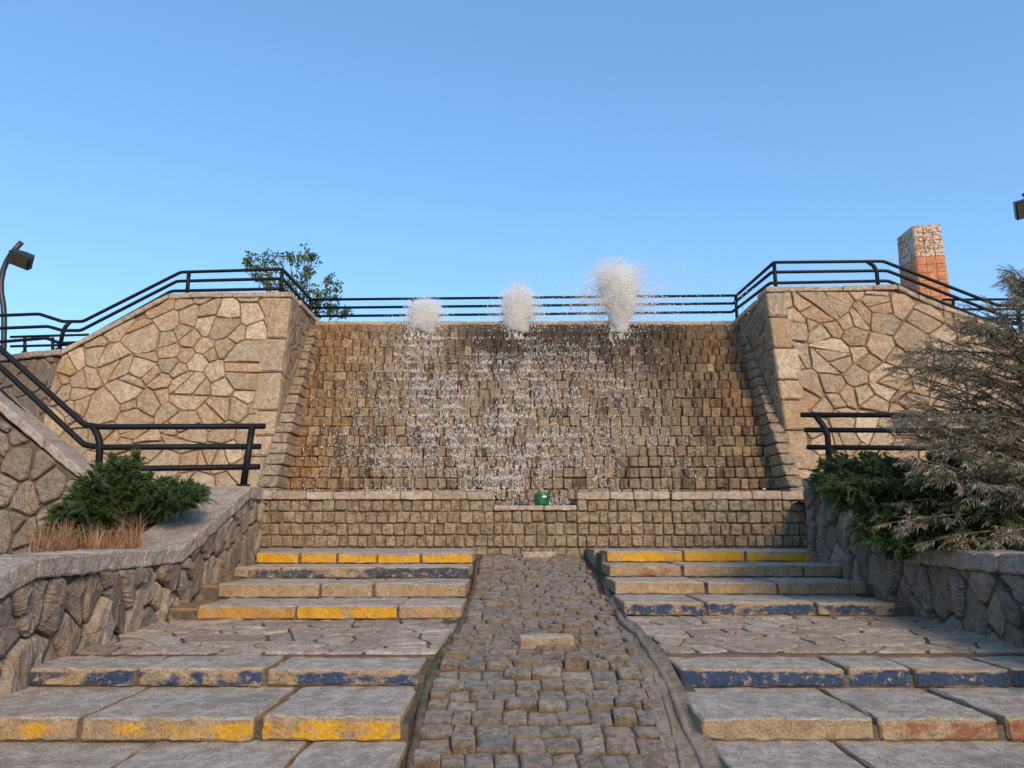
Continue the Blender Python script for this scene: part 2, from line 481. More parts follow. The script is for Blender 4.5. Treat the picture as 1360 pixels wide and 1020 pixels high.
def step_mat():
    m, t, b = mat_new('step_stone'); g = G(t); p = g.pos(); r = g.rand()
    tc = g.n('ShaderNodeTexCoord').outputs['Generated']
    gz = g.xyz(tc)[2]
    nrm = g.xyz(g.n('ShaderNodeNewGeometry').outputs['True Normal'])
    front = g.smooth(nrm[1], -.35, -.7)
    top = g.smooth(nrm[2], .5, .85)
    mid = g.noise(p, 8, 7, .75); fine = g.noise(p, 62, 4, .85); vf = g.voro(p, 160); big = g.noise(p, 1.8, 4, .6)
    tread = g.mix(g.smooth(mid, .38, .62), (.34, .285, .23), (.52, .455, .385))
    tread = g.mix(g.smooth(big, .52, .68, 0, .6), tread, (.25, .195, .15))
    riser = g.mix(g.smooth(mid, .35, .65), (.44, .32, .195), (.30, .21, .125))
    riser = g.mix(g.smooth(big, .45, .7, 0, .5), riser, (.40, .24, .12))
    col = g.mix(top, riser, tread)
    a1 = g.n('ShaderNodeAttribute', attribute_type='OBJECT', attribute_name='paint'); 
    a2 = g.n('ShaderNodeAttribute', attribute_type='OBJECT', attribute_name='paint_cover')
    pn = g.noise(g.scale(p, (1., 1., 1.5)), 3.4, 8, .66)
    pe = g.math('ADD', pn, g.math('MULTIPLY', g.smooth(gz, .62, 1.0), -.28))
    pe = g.math('ADD', pe, g.math('MULTIPLY', g.smooth(gz, .18, .0), -.15))
    thr = g.math('SUBTRACT', 0.80, g.math('MULTIPLY', a2.outputs['Fac'], .55))
    pm = g.math('MULTIPLY', g.math('MULTIPLY', g.math('SUBTRACT', pe, thr), 11.0, clamp=True), front)
    chip = g.smooth(g.noise(p, 17, 6, .75), .62, .56)
    pm = g.math('MULTIPLY', pm, g.math('MULTIPLY', chip, .93))
    pc = g.mix(g.smooth(mid, .4, .7, 0, .45), a1.outputs['Color'], g.mix(1., a1.outputs['Color'], (.6, .5, .45), 'MULTIPLY'))
    col = g.mix(pm, col, pc)
    fn = g.math('SUBTRACT', 1., g.math('MULTIPLY', pm, .55))
    col = g.mix(g.math('MULTIPLY', g.smooth(fine, .51, .62, 0, .8), fn), col, g.mix(1., col, (.40, .37, .35), 'MULTIPLY'))
    col = g.mix(g.smooth(fine, .46, .34, 0, .7), col, g.mix(1., col, (1.5, 1.5, 1.5), 'MULTIPLY'))
    t.links.new(col, b.inputs['Base Color'])
    h = g.math('ADD', g.math('MULTIPLY', mid, .7), g.math('MULTIPLY', fine, .25))
    t.links.new(g.bump(h, 1., .04), b.inputs['Normal'])
    b.inputs['Roughness'].default_value = .85
    b.inputs['Specular IOR Level'].default_value = .3
    return m
M_step = step_mat()
M_flag = rubble_mat('flagstone', [(.36,.30,.245),(.46,.395,.335),(.34,.27,.205),(.52,.45,.38),(.40,.33,.26)], (0, 0, 1), .2, (.24, .17, .12), .55)
M_mort_f = mortar_mat('paving_mortar', (.17, .13, .10), (.10, .078, .06), 12)

def plain(name, col, rough=.5, metal=0., var=.15, nscale=20, spec=.5, bump=0.):
    m, t, b = mat_new(name); g = G(t); p = g.pos()
    a = g.noise(p, nscale, 4, .6)
    c = g.mix(g.smooth(a, .35, .7), tuple(x*(1+var) for x in col), tuple(x*(1-var) for x in col))
    t.links.new(c, b.inputs['Base Color'])
    if bump: t.links.new(g.bump(a, bump, .01), b.inputs['Normal'])
    b.inputs['Roughness'].default_value = rough; b.inputs['Metallic'].default_value = metal
    b.inputs['Specular IOR Level'].default_value = spec
    return m
M_rail = plain('black_rail_paint', (.006, .0065, .008), .6, spec=.25, bump=.15, nscale=60)
M_lamp = plain('lamp_paint', (.02, .022, .028), .45)
M_lampg = plain('lamp_glass', (.10, .10, .07), .15)
M_soil = mortar_mat('planter_soil', (.09, .06, .04), (.045, .03, .02), 20)
M_ground = mortar_mat('dry_ground', (.20, .16, .12), (.13, .10, .075), 3)
M_green = plain('green_plastic', (.008, .10, .03), .3)
M_whitep = plain('white_plastic', (.7, .72, .7), .4)
M_tile_o = plain('orange_tile', (.42, .145, .05), .6, var=.35, nscale=7, bump=.3)
M_bark = plain('bark', (.09, .065, .045), .9, var=.4, nscale=30, bump=.8)
M_pipe = mortar_mat('cement_haunch', (.34, .27, .20), (.20, .16, .12), 12)
def mosaic_mat():
    m, t, b = mat_new('mosaic_tile'); g = G(t); p = g.pos()
    v = g.n('ShaderNodeTexVoronoi'); g.put(v.inputs['Vector'], p); v.inputs['Scale'].default_value = 19
    k = g.xyz(v.outputs['Color'])[0]
    col = g.ramp(k, [(0, (.22, .08, .04)), (.3, (.36, .18, .09)), (.45, (.50, .40, .29)), (.7, (.60, .51, .40)), (1, (.5, .33, .20))], 'CONSTANT')
    e = g.n('ShaderNodeTexVoronoi', feature='DISTANCE_TO_EDGE'); g.put(e.inputs['Vector'], p); e.inputs['Scale'].default_value = 19
    col = g.mix(g.smooth(e.outputs[0], .03, .09), (.22, .10, .05), col)
    t.links.new(col, b.inputs['Base Color']); b.inputs['Roughness'].default_value = .5
    return m
M_tile_m = mosaic_mat()
def leaf_mat(name, cols, trans=.25, rough=.6):
    m, t, b = mat_new(name); g = G(t); r = g.n('ShaderNodeNewGeometry').outputs['Random Per Island']
    p = g.pos(); n_ = g.noise(p, 3.0, 3)
    k = g.math('ADD', g.math('MULTIPLY', r, .7), g.math('MULTIPLY', g.smooth(n_, .35, .65), .3))
    col = g.ramp(k, [(i/(len(cols)-1), c) for i, c in enumerate(cols)])
    t.links.new(col, b.inputs['Base Color']); b.inputs['Roughness'].default_value = rough
    tr = g.n('ShaderNodeBsdfTranslucent'); t.links.new(col, tr.inputs[0])
    mx = g.n('ShaderNodeMixShader'); mx.inputs[0].default_value = trans
    out = [x for x in t.nodes if x.type == 'OUTPUT_MATERIAL'][0]
    t.links.new(b.outputs[0], mx.inputs[1]); t.links.new(tr.outputs[0], mx.inputs[2]); t.links.new(mx.outputs[0], out.inputs[0])
    return m
M_jun = leaf_mat('juniper_green', [(.020, .042, .014), (.045, .085, .022), (.075, .125, .032), (.034, .07, .020), (.12, .155, .045)])
M_cedar = leaf_mat('grey_foliage', [(.14, .12, .08), (.23, .19, .14), (.10, .12, .06), (.32, .27, .21), (.15, .155, .085), (.25, .205, .155)], .15)
M_leaf = leaf_mat('tree_leaf', [(.05, .09, .03), (.11, .17, .05), (.07, .12, .04), (.16, .22, .07)], .35)
M_dry = leaf_mat('dry_blade', [(.30, .13, .06), (.40, .24, .12), (.22, .075, .035), (.50, .33, .19)], .2)
def water_mat():
    m, t, b = mat_new('white_water')
    b.inputs['Base Color'].default_value = (.98, .95, .91, 1); b.inputs['Roughness'].default_value = .5
    b.inputs['Specular IOR Level'].default_value = .6
    g = G(t); tr = g.n('ShaderNodeBsdfTranslucent'); tr.inputs[0].default_value = (.95, .92, .88, 1)
    mx = g.n('ShaderNodeMixShader'); mx.inputs[0].default_value = .45
    out = [x for x in t.nodes if x.type == 'OUTPUT_MATERIAL'][0]
    t.links.new(b.outputs[0], mx.inputs[1]); t.links.new(tr.outputs[0], mx.inputs[2]); t.links.new(mx.outputs[0], out.inputs[0])
    return m
M_water = water_mat()
M_mist = D.materials.new('water_mist'); M_mist.use_nodes = True
t = M_mist.node_tree; t.nodes.clear(); g = G(t)
vo = g.n('ShaderNodeVolumePrincipled'); vo.inputs['Color'].default_value = (.975, .965, .955, 1); vo.inputs['Anisotropy'].default_value = 0.
nz = g.noise(g.scale(g.pos(), (1., 1., .55)), 17, 6, .75)
gc = g.xyz(g.n('ShaderNodeTexCoord').outputs['Generated'])
ax_ = g.math('MULTIPLY', g.math('SUBTRACT', gc[0], .5), 2.); ay_ = g.math('MULTIPLY', g.math('SUBTRACT', gc[1], .5), 2.)
rr2 = g.math('SQRT', g.math('ADD', g.math('MULTIPLY', ax_, ax_), g.math('MULTIPLY', ay_, ay_)))
fall = g.math('MAXIMUM', rr2, g.smooth(gc[2], .45, 1.0))
thin = g.math('SUBTRACT', g.math('ADD', nz, .22), g.math('MULTIPLY', fall, .48))
t.links.new(g.smooth(thin, .36, .62, 0, 21), vo.inputs['Density'])
t.links.new(vo.outputs[0], g.n('ShaderNodeOutputMaterial').inputs['Volume'])
m, t, b = mat_new('pool_water'); M_pool = m
b.inputs['Base Color'].default_value = (.05, .06, .05, 1); b.inputs['Roughness'].default_value = .08
g = G(t); t.links.new(g.bump(g.noise(g.pos(), 14, 3), .4, .02), b.inputs['Normal'])

# ------------------------------------------------------------ levels of the place
AX = .33                                       # axis of the fountain
TOPZ = zat(420, 15.6)                          # parapet level
Y_BASIN = 12.5
# steps: (front Y, pixel row of the tread edge, slab boundaries, paint)
YEL, BLU, NAVY, RED, ORA = (.66, .34, .015), (.014, .050, .125), (.035, .055, .085), (.30, .115, .065), (.52, .27, .06)
STEP_L = [
 (3.15, None, [(-1300, -500), (-500, 150), (150, 430)], None),
 (4.00, None, [(-600, 90, None, 0), (94, 345, None, 0), (350, 500, None, 0)], None),
 (4.85, 951, [(-150, 104, YEL, .62), (109, 339, YEL, .60), (348, 534, YEL, .64)], None),
 (5.70, 888, [(-80, 180, BLU, .72), (184, 350, BLU, .66), (354, 557, BLU, .70)], None),
 (7.90, 805, [(262, 392, ORA, .82), (394, 527, YEL, .80), (529, 614, ORA, .55)], None),
 (8.77, 775, [(290, 424, ORA, .12), (426, 495, ORA, .1), (497, 619, ORA, .1)], None),
 (9.63, 753, [(310, 372, NAVY, .75), (374, 497, NAVY, .70), (499, 624, NAVY, .85)], None),
 (10.5, 734.5, [(340, 397, YEL, .9), (398.5, 447, YEL, .95), (449, 501, YEL, .92), (502, 558, YEL, .88), (560, 628, YEL, .88)], None)]
STEP_R = [
 (3.15, None, None, None),
 (4.00, None, [(975, 1200, None, 0), (1204, 1520, None, 0)], None),
 (4.85, 953, [(931, 1162, RED, .50), (1165, 1328, RED, .74), (1335, 1520, RED, .7)], None),
 (5.70, 888, [(902, 1122, BLU, .88), (1126, 1212, BLU, .85), (1214, 1341, BLU, .74), (1344, 1450, BLU, .8)], None),
 (7.90, 800, [(828, 936, BLU, .70), (939, 1082, BLU, .64), (1085, 1190, BLU, .60)], None),
 (8.77, 773, [(816, 936, ORA, .35), (938, 1031, ORA, .4), (1033, 1151, ORA, .3)], None),
 (9.63, 751, [(809, 905, RED, .55), (907, 1066, RED, .40), (1068, 1118, ORA, .35)], None),
 (10.5, 731.5, [(805, 906, YEL, .88), (908, 989, YEL, .85), (991, 1094, YEL, .8)], None)]
def step_z(st, i):
    Y, py = st[i][0], st[i][1]
    if py: return zat(py, Y)
    return {0: .20, 1: .355}[i]

# ------------------------------------------------------------ ground and terrain
def sheet(name, x0, x1, y0, y1, z, mat, nx=1, ny=1, amp=0., zf=None):
    V = []; F = []
    for j in range(ny+1):
        for i in range(nx+1):
            x = x0+(x1-x0)*i/nx; y = y0+(y1-y0)*j/ny
            zz = zf(x, y) if zf else z
            V.append((x, y, zz + (noise.noise(Vector((x, y, 0))*1.3)*amp if amp else 0)))
    for j in range(ny):
        for i in range(nx):
            a = j*(nx+1)+i; F.append((a, a+1, a+nx+2, a+nx+1))
    return mk(name, V, F, mat, kind='structure')
sheet('ground', -400, 400, -400, 800, 0, M_ground, 20, 20)
def terrace_part(name, x0, x1, y0, y1, z0, z1, mat):
    V, F = hexa_geo(box_corners(x0, x1, y0, y1, z0, z1), bevel=.01)
    return mk(name, V, F, mat, kind='structure')
terrace_part('terrace', -4.3, 4.95, 16.6, 200, -.5, TOPZ-.12, M_ground)
terrace_part('terrace_left', -60, -4.34, 17.0, 200, -.5, TOPZ-1.7, M_ground)
terrace_part('terrace_right', 4.99, 60, 17.0, 200, -.5, TOPZ-1.7, M_ground)

# ------------------------------------------------------------ stairs
def channel_z(Y):
    P = [(2.6, -1.585), (3.6, -1.54), (4.0, -1.45), (5.86, -1.03), (5.9, -1.0), (7.5, -.90), (12.5, -.375), (13, -.37)]
    for (a, za), (b, zb) in zip(P, P[1:]):
        if Y <= b: return EYE + za+(zb-za)*(Y-a)/(b-a)
    return EYE+P[-1][1]
XL, XR = -.60, 1.20
def wallx(side, Y):        # line where the stairs meet the planter walls
    return -3.62 if side < 0 else 4.22
def build_stairs(side, STEP, label):
    xin = XL if side < 0 else XR
    root = thing('stone_stairs', label, 'stairs', ((xin+wallx(side, 6))/2, 7, .2))
    # rough concrete body under the slabs
    N = len(STEP)
    prof = []
    for i in range(N):
        z = step_z(STEP, i)-.05
        y0 = STEP[i][0]+.03
        zprev = (step_z(STEP, i-1)-.05) if i else -.1
        if i == 4: prof.append((y0, zat(824 if side < 0 else 819, 7.9)-.03))
        else: prof.append((y0, zprev))
        prof.append((y0, z))
    prof.append((Y_BASIN+.1, zat(728, Y_BASIN)-.03)); prof.append((Y_BASIN+.1, -.3)); prof.append((STEP[0][0]+.03, -.3))
    xo = wallx(side, 6)
    xa, xb = (xo, xin-.03) if side < 0 else (xin+.03, xo)
    n = len(prof)
    V = [(xa, y, z) for y, z in prof]+[(xb, y, z) for y, z in prof]
    F = [tuple(range(n)), tuple(range(2*n-1, n-1, -1))]+[((i+1) % n, i, n+i, n+(i+1) % n) for i in range(n)]
    mk('stair_bed', V, F, M_mort_f, root)
    for i, (Y, py, segs, _) in enumerate(STEP):
        z = step_z(STEP, i)
        Yn = STEP[i+1][0] if i+1 < N else 11.25
        yb = Yn+.06
        if i == 3: yb = 6.24
        if i+1 < N: zb = z+.003
        if i == 3: zb = z
        if i == 0 or segs is None:
            segs = [(xo, (xo+xin)/2), ((xo+xin)/2+.02, xin)] if side < 0 else [(xin, (xo+xin)/2), ((xo+xin)/2+.02, xo)]
            segs = [(a, b, None, 0) for a, b in segs]
            xs = segs
        else:
            xs = []
            for a, b, c, k in segs:
                yy = py or (1052)
                xs.append((xat(a, yy, Y), xat(b, yy, Y), c, k))
            # ends meet the wall and the channel
            if side < 0: xs[-1] = (xs[-1][0], xat(segs[-1][1], py, Y) if py else XL-.03, *xs[-1][2:])
            else: xs[0] = (xat(segs[0][0], py, Y) if py else XR-.03, xs[0][1], *xs[0][2:])
            # a rough short mortar piece fills the gap at the planter
            if side < 0 and xs[0][0] > xo+.04:
                hexa('mortar_fill', box_corners(xo-.02, xs[0][0]-.008, Y+.03, yb, z-.155, z-.02), M_mort_w, root, (2, 1, 1), .02, .012, i)
            if side > 0 and xs[-1][1] < xo-.04:
                hexa('mortar_fill', box_corners(xs[-1][1]+.008, xo+.02, Y+.03, yb, z-.155, z-.02), M_mort_w, root, (2, 1, 1), .02, .012, i)
        zprev = step_z(STEP, i-1) if i else 0
        zlow = {4: zat(824 if side < 0 else 819, 7.9)}.get(i, zprev)
        for k, (x0, x1, c, cov) in enumerate(xs):
            if side < 0: x0 = max(x0, xo+.01)
            else: x1 = min(x1, xo-.01)
            if x1-x0 < .05: continue
            zz = z + rnd.uniform(-.007, .005); yf = Y + rnd.uniform(-.012, .012)
            g0, g1 = rnd.uniform(.004, .012), rnd.uniform(.004, .012)
            sk = rnd.uniform(-.05, .05) if 0 < k < len(xs) else 0
            bot = zlow+.012 if i else -.02
            c8 = [(x0+g0, yf, bot), (x1-g1, yf, bot), (x0+g0+sk*0, yb, bot), (x1-g1, yb, bot),
                  (x0+g0, yf, zz), (x1-g1, yf, zz), (x0+g0, yb, zz+.004), (x1-g1, yb, zz+.004)]
            nn = (max(3, int((x1-x0)/.05)), max(3, int((yb-yf)/.11)), 3)
            o = hexa('step_slab', c8, M_step, root, nn, .013, .009, rnd.uniform(0, 90), .003)
            o['paint'] = [float(v) for v in (c or (.3, .2, .1))]; o['paint_cover'] = float(cov)
            if c in (YEL, BLU, NAVY, RED) and cov > .6:
                o['label'] = {YEL: 'step stone with worn yellow paint on its front', BLU: 'step stone with worn blue paint on its front',
                              NAVY: 'step stone with faded dark blue paint', RED: 'step stone with faded red paint'}[c]
    # flagstones on the landing
    z0 = step_z(STEP, 3); z1 = zat(824 if side < 0 else 819, 7.9)
    ol = [(xo+.02, 6.26), (xin-.005, 6.26), (xin+(.1 if side < 0 else -.07), 7.95), (xo+.02, 7.95)] if side < 0 else \
         [(xin+.005, 6.26), (xo-.02, 6.26), (xo-.02, 7.95), (xin-.07, 7.95)]
    rg = random.Random(31 if side < 0 else 44)
    lift = lambda u, v: z0+(z1-z0)*(v-5.7)/2.2
    bl = [(u, v-.05 if v < 7 else v) for u, v in ol]
    V = [(u, v, lift(u, v)-.012) for u, v in bl]; V += [(u, v, lift(u, v)-.09) for u, v in bl]
    mk('mortar_bed', V, [(0, 1, 2, 3), (7, 6, 5, 4), (1, 0, 4, 5), (2, 1, 5, 6), (3, 2, 6, 7), (0, 3, 7, 4)], M_mort_f, root)
    for poly in cells(ol, .36, 1.5, .022, .55, rg):
        hh = rg.uniform(-.004, .007)
        V, F = stone_from_poly(poly, lambda u, v, n: Vector((u, v, lift(u, v)+n)), .002+hh, -.03, .012, rg, .13, .002)
        mk('flagstone', V, F, M_flag, root)
    # upper landing
    zA, zB = step_z(STEP, 7), zat(728, Y_BASIN)
    x0, x1 = (-4.6, xin) if side < 0 else (xin, 5.2)
    V = []
    for dz in (0, -.3):
        V += [(x0, 11.26, zA-.004+dz), (x1, 11.26, zA-.004+dz), (x1, Y_BASIN+.1, zB+dz), (x0, Y_BASIN+.1, zB+dz)]
    mk('upper_landing', V, [(0, 1, 2, 3), (7, 6, 5, 4), (1, 0, 4, 5), (2, 1, 5, 6), (3, 2, 6, 7), (0, 3, 7, 4)], M_flag, root)
    return root
M_mort_w = mortar_mat('orange_mortar', (.33, .19, .10), (.22, .13, .075))
build_stairs(-1, STEP_L, 'left flight of worn stone steps with yellow and blue painted risers and a flagstone landing')
build_stairs(1, STEP_R, 'right flight of worn stone steps with blue, red and yellow risers beside the dark shrubs')

# ------------------------------------------------------------ cobble variants
def cobble_variant(seed, rough=.055):
    V, F = hexa_geo([(-.5,-.5,-.5),(.5,-.5,-.5),(-.5,.5,-.5),(.5,.5,-.5),(-.5,-.5,.5),(.5,-.5,.5),(-.5,.5,.5),(.5,.5,.5)], (1, 1, 1), .09, 0)
    rg = random.Random(seed)
    sk = [Vector((rg.uniform(-1, 1), rg.uniform(-1, 1), rg.uniform(-1, 1)))*rough for _ in range(8)]
    out = []
    for v in V:
        u = [(c+.5) for c in v]
        d = Vector()
        for t in range(8):
            d += sk[t]*((u[0] if t & 1 else 1-u[0])*(u[1] if t & 2 else 1-u[1])*(u[2] if t & 4 else 1-u[2]))
        d += noise.noise_vector(v*3+Vector((seed, 0, 0)))*rough*.5
        out.append(v+d)
    return out, F
VARS = [cobble_variant(s*3.7+1) for s in range(16)]
def tris(F):
    o = []
    for f in F:
        for k in range(1, len(f)-1): o.append((f[0], f[k], f[k+1]))
    return o
VARS_T = [(np.array([tuple(v) for v in V]), np.array(tris(F))) for V, F in VARS]
def piece_set(name, specs, mat, parent, limit=300, key=None, stuff_name=None):
    """specs: (centre, size3, rotation Matrix 3x3, variant). largest -> parts sharing mesh data; rest joined."""
    if key: specs = sorted(specs, key=key)
    meshes = {}
    for c, s, R, v in specs[:limit]:
        if v not in meshes:
            me = D.meshes.new(name); me.from_pydata([tuple(x) for x in VARS[v][0]], [], VARS[v][1]); me.materials.append(mat)
            meshes[v] = me
        o = D.objects.new(name, meshes[v]); C.objects.link(o); o.parent = parent
        o.location = Vector(c)-wloc(parent); o.scale = s; o.rotation_euler = R.to_euler()
    rest = specs[limit:]
    if rest:
        Vs, Fs = [], []; off = 0
        for c, s, R, v in rest:
            bv, bf = VARS_T[v]
            M = np.array(R) @ np.diag(s)
            Vs.append(bv @ M.T + np.array(c)); Fs.append(bf+off); off += len(bv)
        mk_np(stuff_name or (name+'_courses'), np.concatenate(Vs), np.concatenate(Fs), mat, parent, kind='stuff')

# ------------------------------------------------------------ cobbled channel
ch = thing('cobbled_channel', 'cobbled water channel running down between the two flights of steps', 'channel', (AX, 8, .4))
V = []; F = []
ys = [2.6, 3.6, 4.0, 5.0, 5.86, 5.9, 6.7, 7.5, 9, 10.5, 12.6]
for y in ys:
    z = channel_z(y)-.010
    V += [(XL-.09, y, z), (XR+.09, y, z), (XL-.09, y, z-.4), (XR+.09, y, z-.4)]
for i in range(len(ys)-1):
    a, b2 = i*4, i*4+4
    F += [(a, a+1, b2+1, b2), (a+2, b2+2, b2+3, a+3), (a, b2, b2+2, a+2), (a+1, a+3, b2+3, b2+1)]
F.append((0, 2, 3, 1)); k = (len(ys)-1)*4; F.append((k, k+1, k+3, k+2))
mk('channel_bed', V, F, M_mort_ch, ch)
specs = []
y = 2.75
rg = random.Random(5)
def edge_r(Y):
    P = [(2.6, .88), (4.6, .92), (5.9, 1.0), (8.3, 1.12), (9, 1.02), (12.5, 1.10)]
    for (a, za), (b, zb) in zip(P, P[1:]):
        if Y <= b: return za+(zb-za)*(Y-a)/(b-a)
    return 1.1
def edge_l(Y): return -.585 if Y < 6.2 else (-.585+(Y-6.2)*.055 if Y < 7.9 else -.50)
while y < 12.4:
    flat = 5.95 < y < 7.45
    d = rg.uniform(.145, .19) if not flat else rg.uniform(.11, .15)
    x = edge_l(y)+rg.uniform(0, .05)
    xr = edge_r(y)
    sl = (channel_z(y+d)-channel_z(y))/d
    ang = math.atan(sl)
    while x < xr:
        wd = rg.uniform(.13, .22)
        if x+wd > xr+.05: wd = max(.07, xr-x)
        # stones are pitched flatter than the slope, so each shows its downhill face
        popped = rg.random() < .18
        hgt = .14
        lift = rg.uniform(-.006, .007) + (rg.uniform(.018, .04) if popped else 0)
        yy = y+d/2+rg.uniform(-.012, .012)
        tilt = ang*rg.uniform(.9, 1.1) + rg.uniform(-.03, .035) - (rg.uniform(.0, .14) if popped else 0)
        if 5.8 < y < 5.95: lift += .02
        R = Matrix.Rotation(tilt, 3, 'X') @ Matrix.Rotation(rg.uniform(-.07, .07), 3, 'Y') @ Matrix.Rotation(rg.uniform(-.09, .09), 3, 'Z')
        specs.append(((x+wd/2, yy, channel_z(yy)+lift-hgt/2+.008), (wd-.009, d-.008+rg.uniform(-.008, .010), hgt), R, rg.randrange(12)))
        x += wd
    y += d
spec_vis = [s for s in specs if s[0][1] > 4.3]; spec_off = [s for s in specs if s[0][1] <= 4.3]
piece_set('cobble', sorted(spec_vis, key=lambda s: s[0][1])+spec_off, M_cob, ch, 300, stuff_name='cobble_paving')
# cement haunches / pipe along the right edge
def chan_pt(px, py, up=.02):
    lo, hi = 3.0, 12.5
    for _ in range(40):
        mY = (lo+hi)/2
        if zat(py, mY) > channel_z(mY): lo = mY
        else: hi = mY
    p = at(px, py, (lo+hi)/2); p.z += up; return p
def rough_tube(name, pts, r, mat, parent, squash=1.):
    # resample
    P = []
    for a, b2 in zip(pts, pts[1:]):
        k = max(2, int((b2-a).length/.09))
        for i in range(k): P.append(a.lerp(b2, i/k))
    P.append(pts[-1])
    P = [p+noise.noise_vector(p*5)*.012 for p in P]
    V, F = tube_geo(P, [r*(1+.25*noise.noise(p*7)) for p in P], 8)
    V = [v+noise.noise_vector(v*22)*.008 for v in V]
    return mk(name, V, F, mat, parent, smooth=True)
rough_tube('cement_ridge', [chan_pt(*q) for q in [(812, 800), (826, 828), (850, 850), (868, 880), (886, 910), (903, 955), (930, 1012), (952, 1060)]], .028, M_pipe, ch)
rough_tube('cement_ridge', [chan_pt(*q, .005) for q in [(843, 849), (868, 896), (889, 950), (901, 1002), (912, 1050)]], .018, M_pipe, ch)
V = []; F = []; K = 5; ys_ = [3.0+.16*i for i in range(36)]
for i, y_ in enumerate(ys_):
    xa_ = edge_r(y_)-.04; xb_ = XR-.02-(.06 if y_ > 7.6 else 0)
    for k in range(K+1):
        s_ = k/K; p_ = Vector((xa_+(xb_-xa_)*s_, y_, channel_z(y_)+.006+.055*s_*s_))
        V.append(p_+noise.noise_vector(p_*12)*.006)
    if i:
        for k in range(K): a_ = (i-1)*(K+1)+k; F.append((a_, a_+1, a_+K+2, a_+K+1))
mk('cement_edge', V, F, M_pipe, ch)
# dark smooth gutter strip in the upper right of the channel
V = []; F = []
for i, (a, b2, py) in enumerate([(796, 806, 745), (797, 812, 760), (800, 817, 775), (804, 822, 790), (808, 828, 806), (813, 834, 818)]):
    V += [chan_pt(a, py, .012), chan_pt(b2, py, .02)]
    if i: F.append((2*i-2, 2*i-1, 2*i+1, 2*i)[::-1])
M_wet = plain('wet_cement', (.12, .11, .10), .35, nscale=12, bump=.3)
mk('gutter', V, F, M_wet, ch)
# moss and cement along the left foot
rough_tube('cement_ridge', [chan_pt(*q, -.01) for q in [(634, 745), (627, 790), (612, 830), (590, 862), (570, 905), (556, 960), (545, 1015), (538, 1060)]], .03, M_mortar_g, ch)
p0, p1 = chan_pt(690, 862, 0), chan_pt(763, 862, 0)
o = hexa('loose_slab', box_corners(p0.x, p1.x, p0.y, p0.y+.20, p0.z-.03, p0.z+.10), M_step, None, (6, 3, 2), .014, .008, 3)
o['paint'] = [.45, .35, .1]; o['paint_cover'] = .3
tag(o, 'single flat grey stone slab lying in the middle of the cobbled channel', 'stone slab')
p0, p1 = at(695, 741, 12.3), at(737, 741, 12.3)
o = hexa('loose_block', box_corners(p0.x, p1.x, 12.2, 12.36, channel_z(12.2)-.02, zat(733, 12.2)), M_copw, None, (4, 1, 1), .01, .006, 5)
tag(o, 'pale flat stone at the head of the channel against the fountain wall', 'stone block')

# ------------------------------------------------------------ basin wall
bw = thing('basin_wall', 'low front wall of small square stones holding the fountain basin, notched in the middle', 'wall', (AX, Y_BASIN, 1.3))
zc_top = zat(653, Y_BASIN); zn_top = zat(671, Y_BASIN); zc_b = zat(664, Y_BASIN)
nx0, nx1 = xat(656, 660, Y_BASIN), xat(766, 660, Y_BASIN)
xw0, xw1 = xat(345, 690, Y_BASIN)-.5, xat(1085, 690, Y_BASIN)+.5
for x0, x1, zt in ((xw0, nx0, zc_b), (nx0, nx1, zn_top-.1), (nx1, xw1, zc_b)):
    mk('wall_core', *hexa_geo(box_corners(x0, x1, Y_BASIN+.03, Y_BASIN+.4, .6, zt-.004), bevel=.002), M_mortar_b if False else M_mortar, bw)
def course_blocks(x0, x1, zlo, zhi, rows, yf, rgg, depth=.16, proud=(.0, .035), wr=(.13, .22)):
    S = []; h = (zhi-zlo)/rows
    for r in range(rows):
        x = x0; z = zlo+h*(r+.5)
        while x < x1-.05:
            wd = min(rgg.uniform(*wr), x1-x)
            if x1-x-wd < .07: wd = x1-x
            pr = rgg.uniform(*proud)
            R = Matrix.Rotation(rgg.uniform(-.03, .03), 3, 'Y') @ Matrix.Rotation(rgg.uniform(-.05, .05), 3, 'Z') @ Matrix.Rotation(rgg.uniform(-.06, .06), 3, 'X')
            S.append(((x+wd/2, yf+depth/2-pr, z+rgg.uniform(-.006, .006)), (wd-.018, depth, h-.020+rgg.uniform(-.012, .006)), R, rgg.randrange(12)))
            x += wd
    return S
rg = random.Random(12)
zb = zat(727, Y_BASIN)
S = course_blocks(xw0, nx0, zb, zc_b, 4, Y_BASIN, rg) + course_blocks(nx1, xw1, zb, zc_b, 4, Y_BASIN, rg)
S += course_blocks(nx0, nx1, zb, zn_top-.09, 3, Y_BASIN, rg) + course_blocks(XL, XR, channel_z(12.4), zb, 1, Y_BASIN+.01, rg)
piece_set('block', S, M_basin, bw, 300, key=lambda s: abs(s[0][0]-AX))
def coping_run(xs, z0, z1, yf, yb, mat, parent, rgg, rough=.007):
    for a, b2 in zip(xs, xs[1:]):
        dz = rgg.uniform(-.008, .008); dy = rgg.uniform(-.015, .015)
        hexa('coping_stone', box_corners(a+.005, b2-.005, yf+dy, yb, z0, z1+dz), mat, parent, (max(2, int((b2-a)/.1)), 2, 1), .014, rough, rgg.uniform(0, 50))
PX = lambda v, Y=Y_BASIN, py=658: xat(v, py, Y)
coping_run([xw0]+[PX(v) for v in (362, 407, 443, 485, 532, 575, 620, 655)], zc_b+.004, zc_top, Y_BASIN-.05, Y_BASIN+.42, M_copw, bw, rg)
coping_run([PX(v) for v in (766, 810, 841, 865, 889)], zc_b+.004, zc_top, Y_BASIN-.05, Y_BASIN+.42, M_copw, bw, rg)
coping_run([PX(v) for v in (891, 945, 998, 1037)]+[xw1], zc_b+.004, zc_top, Y_BASIN-.05, Y_BASIN+.42, M_copw, bw, rg)
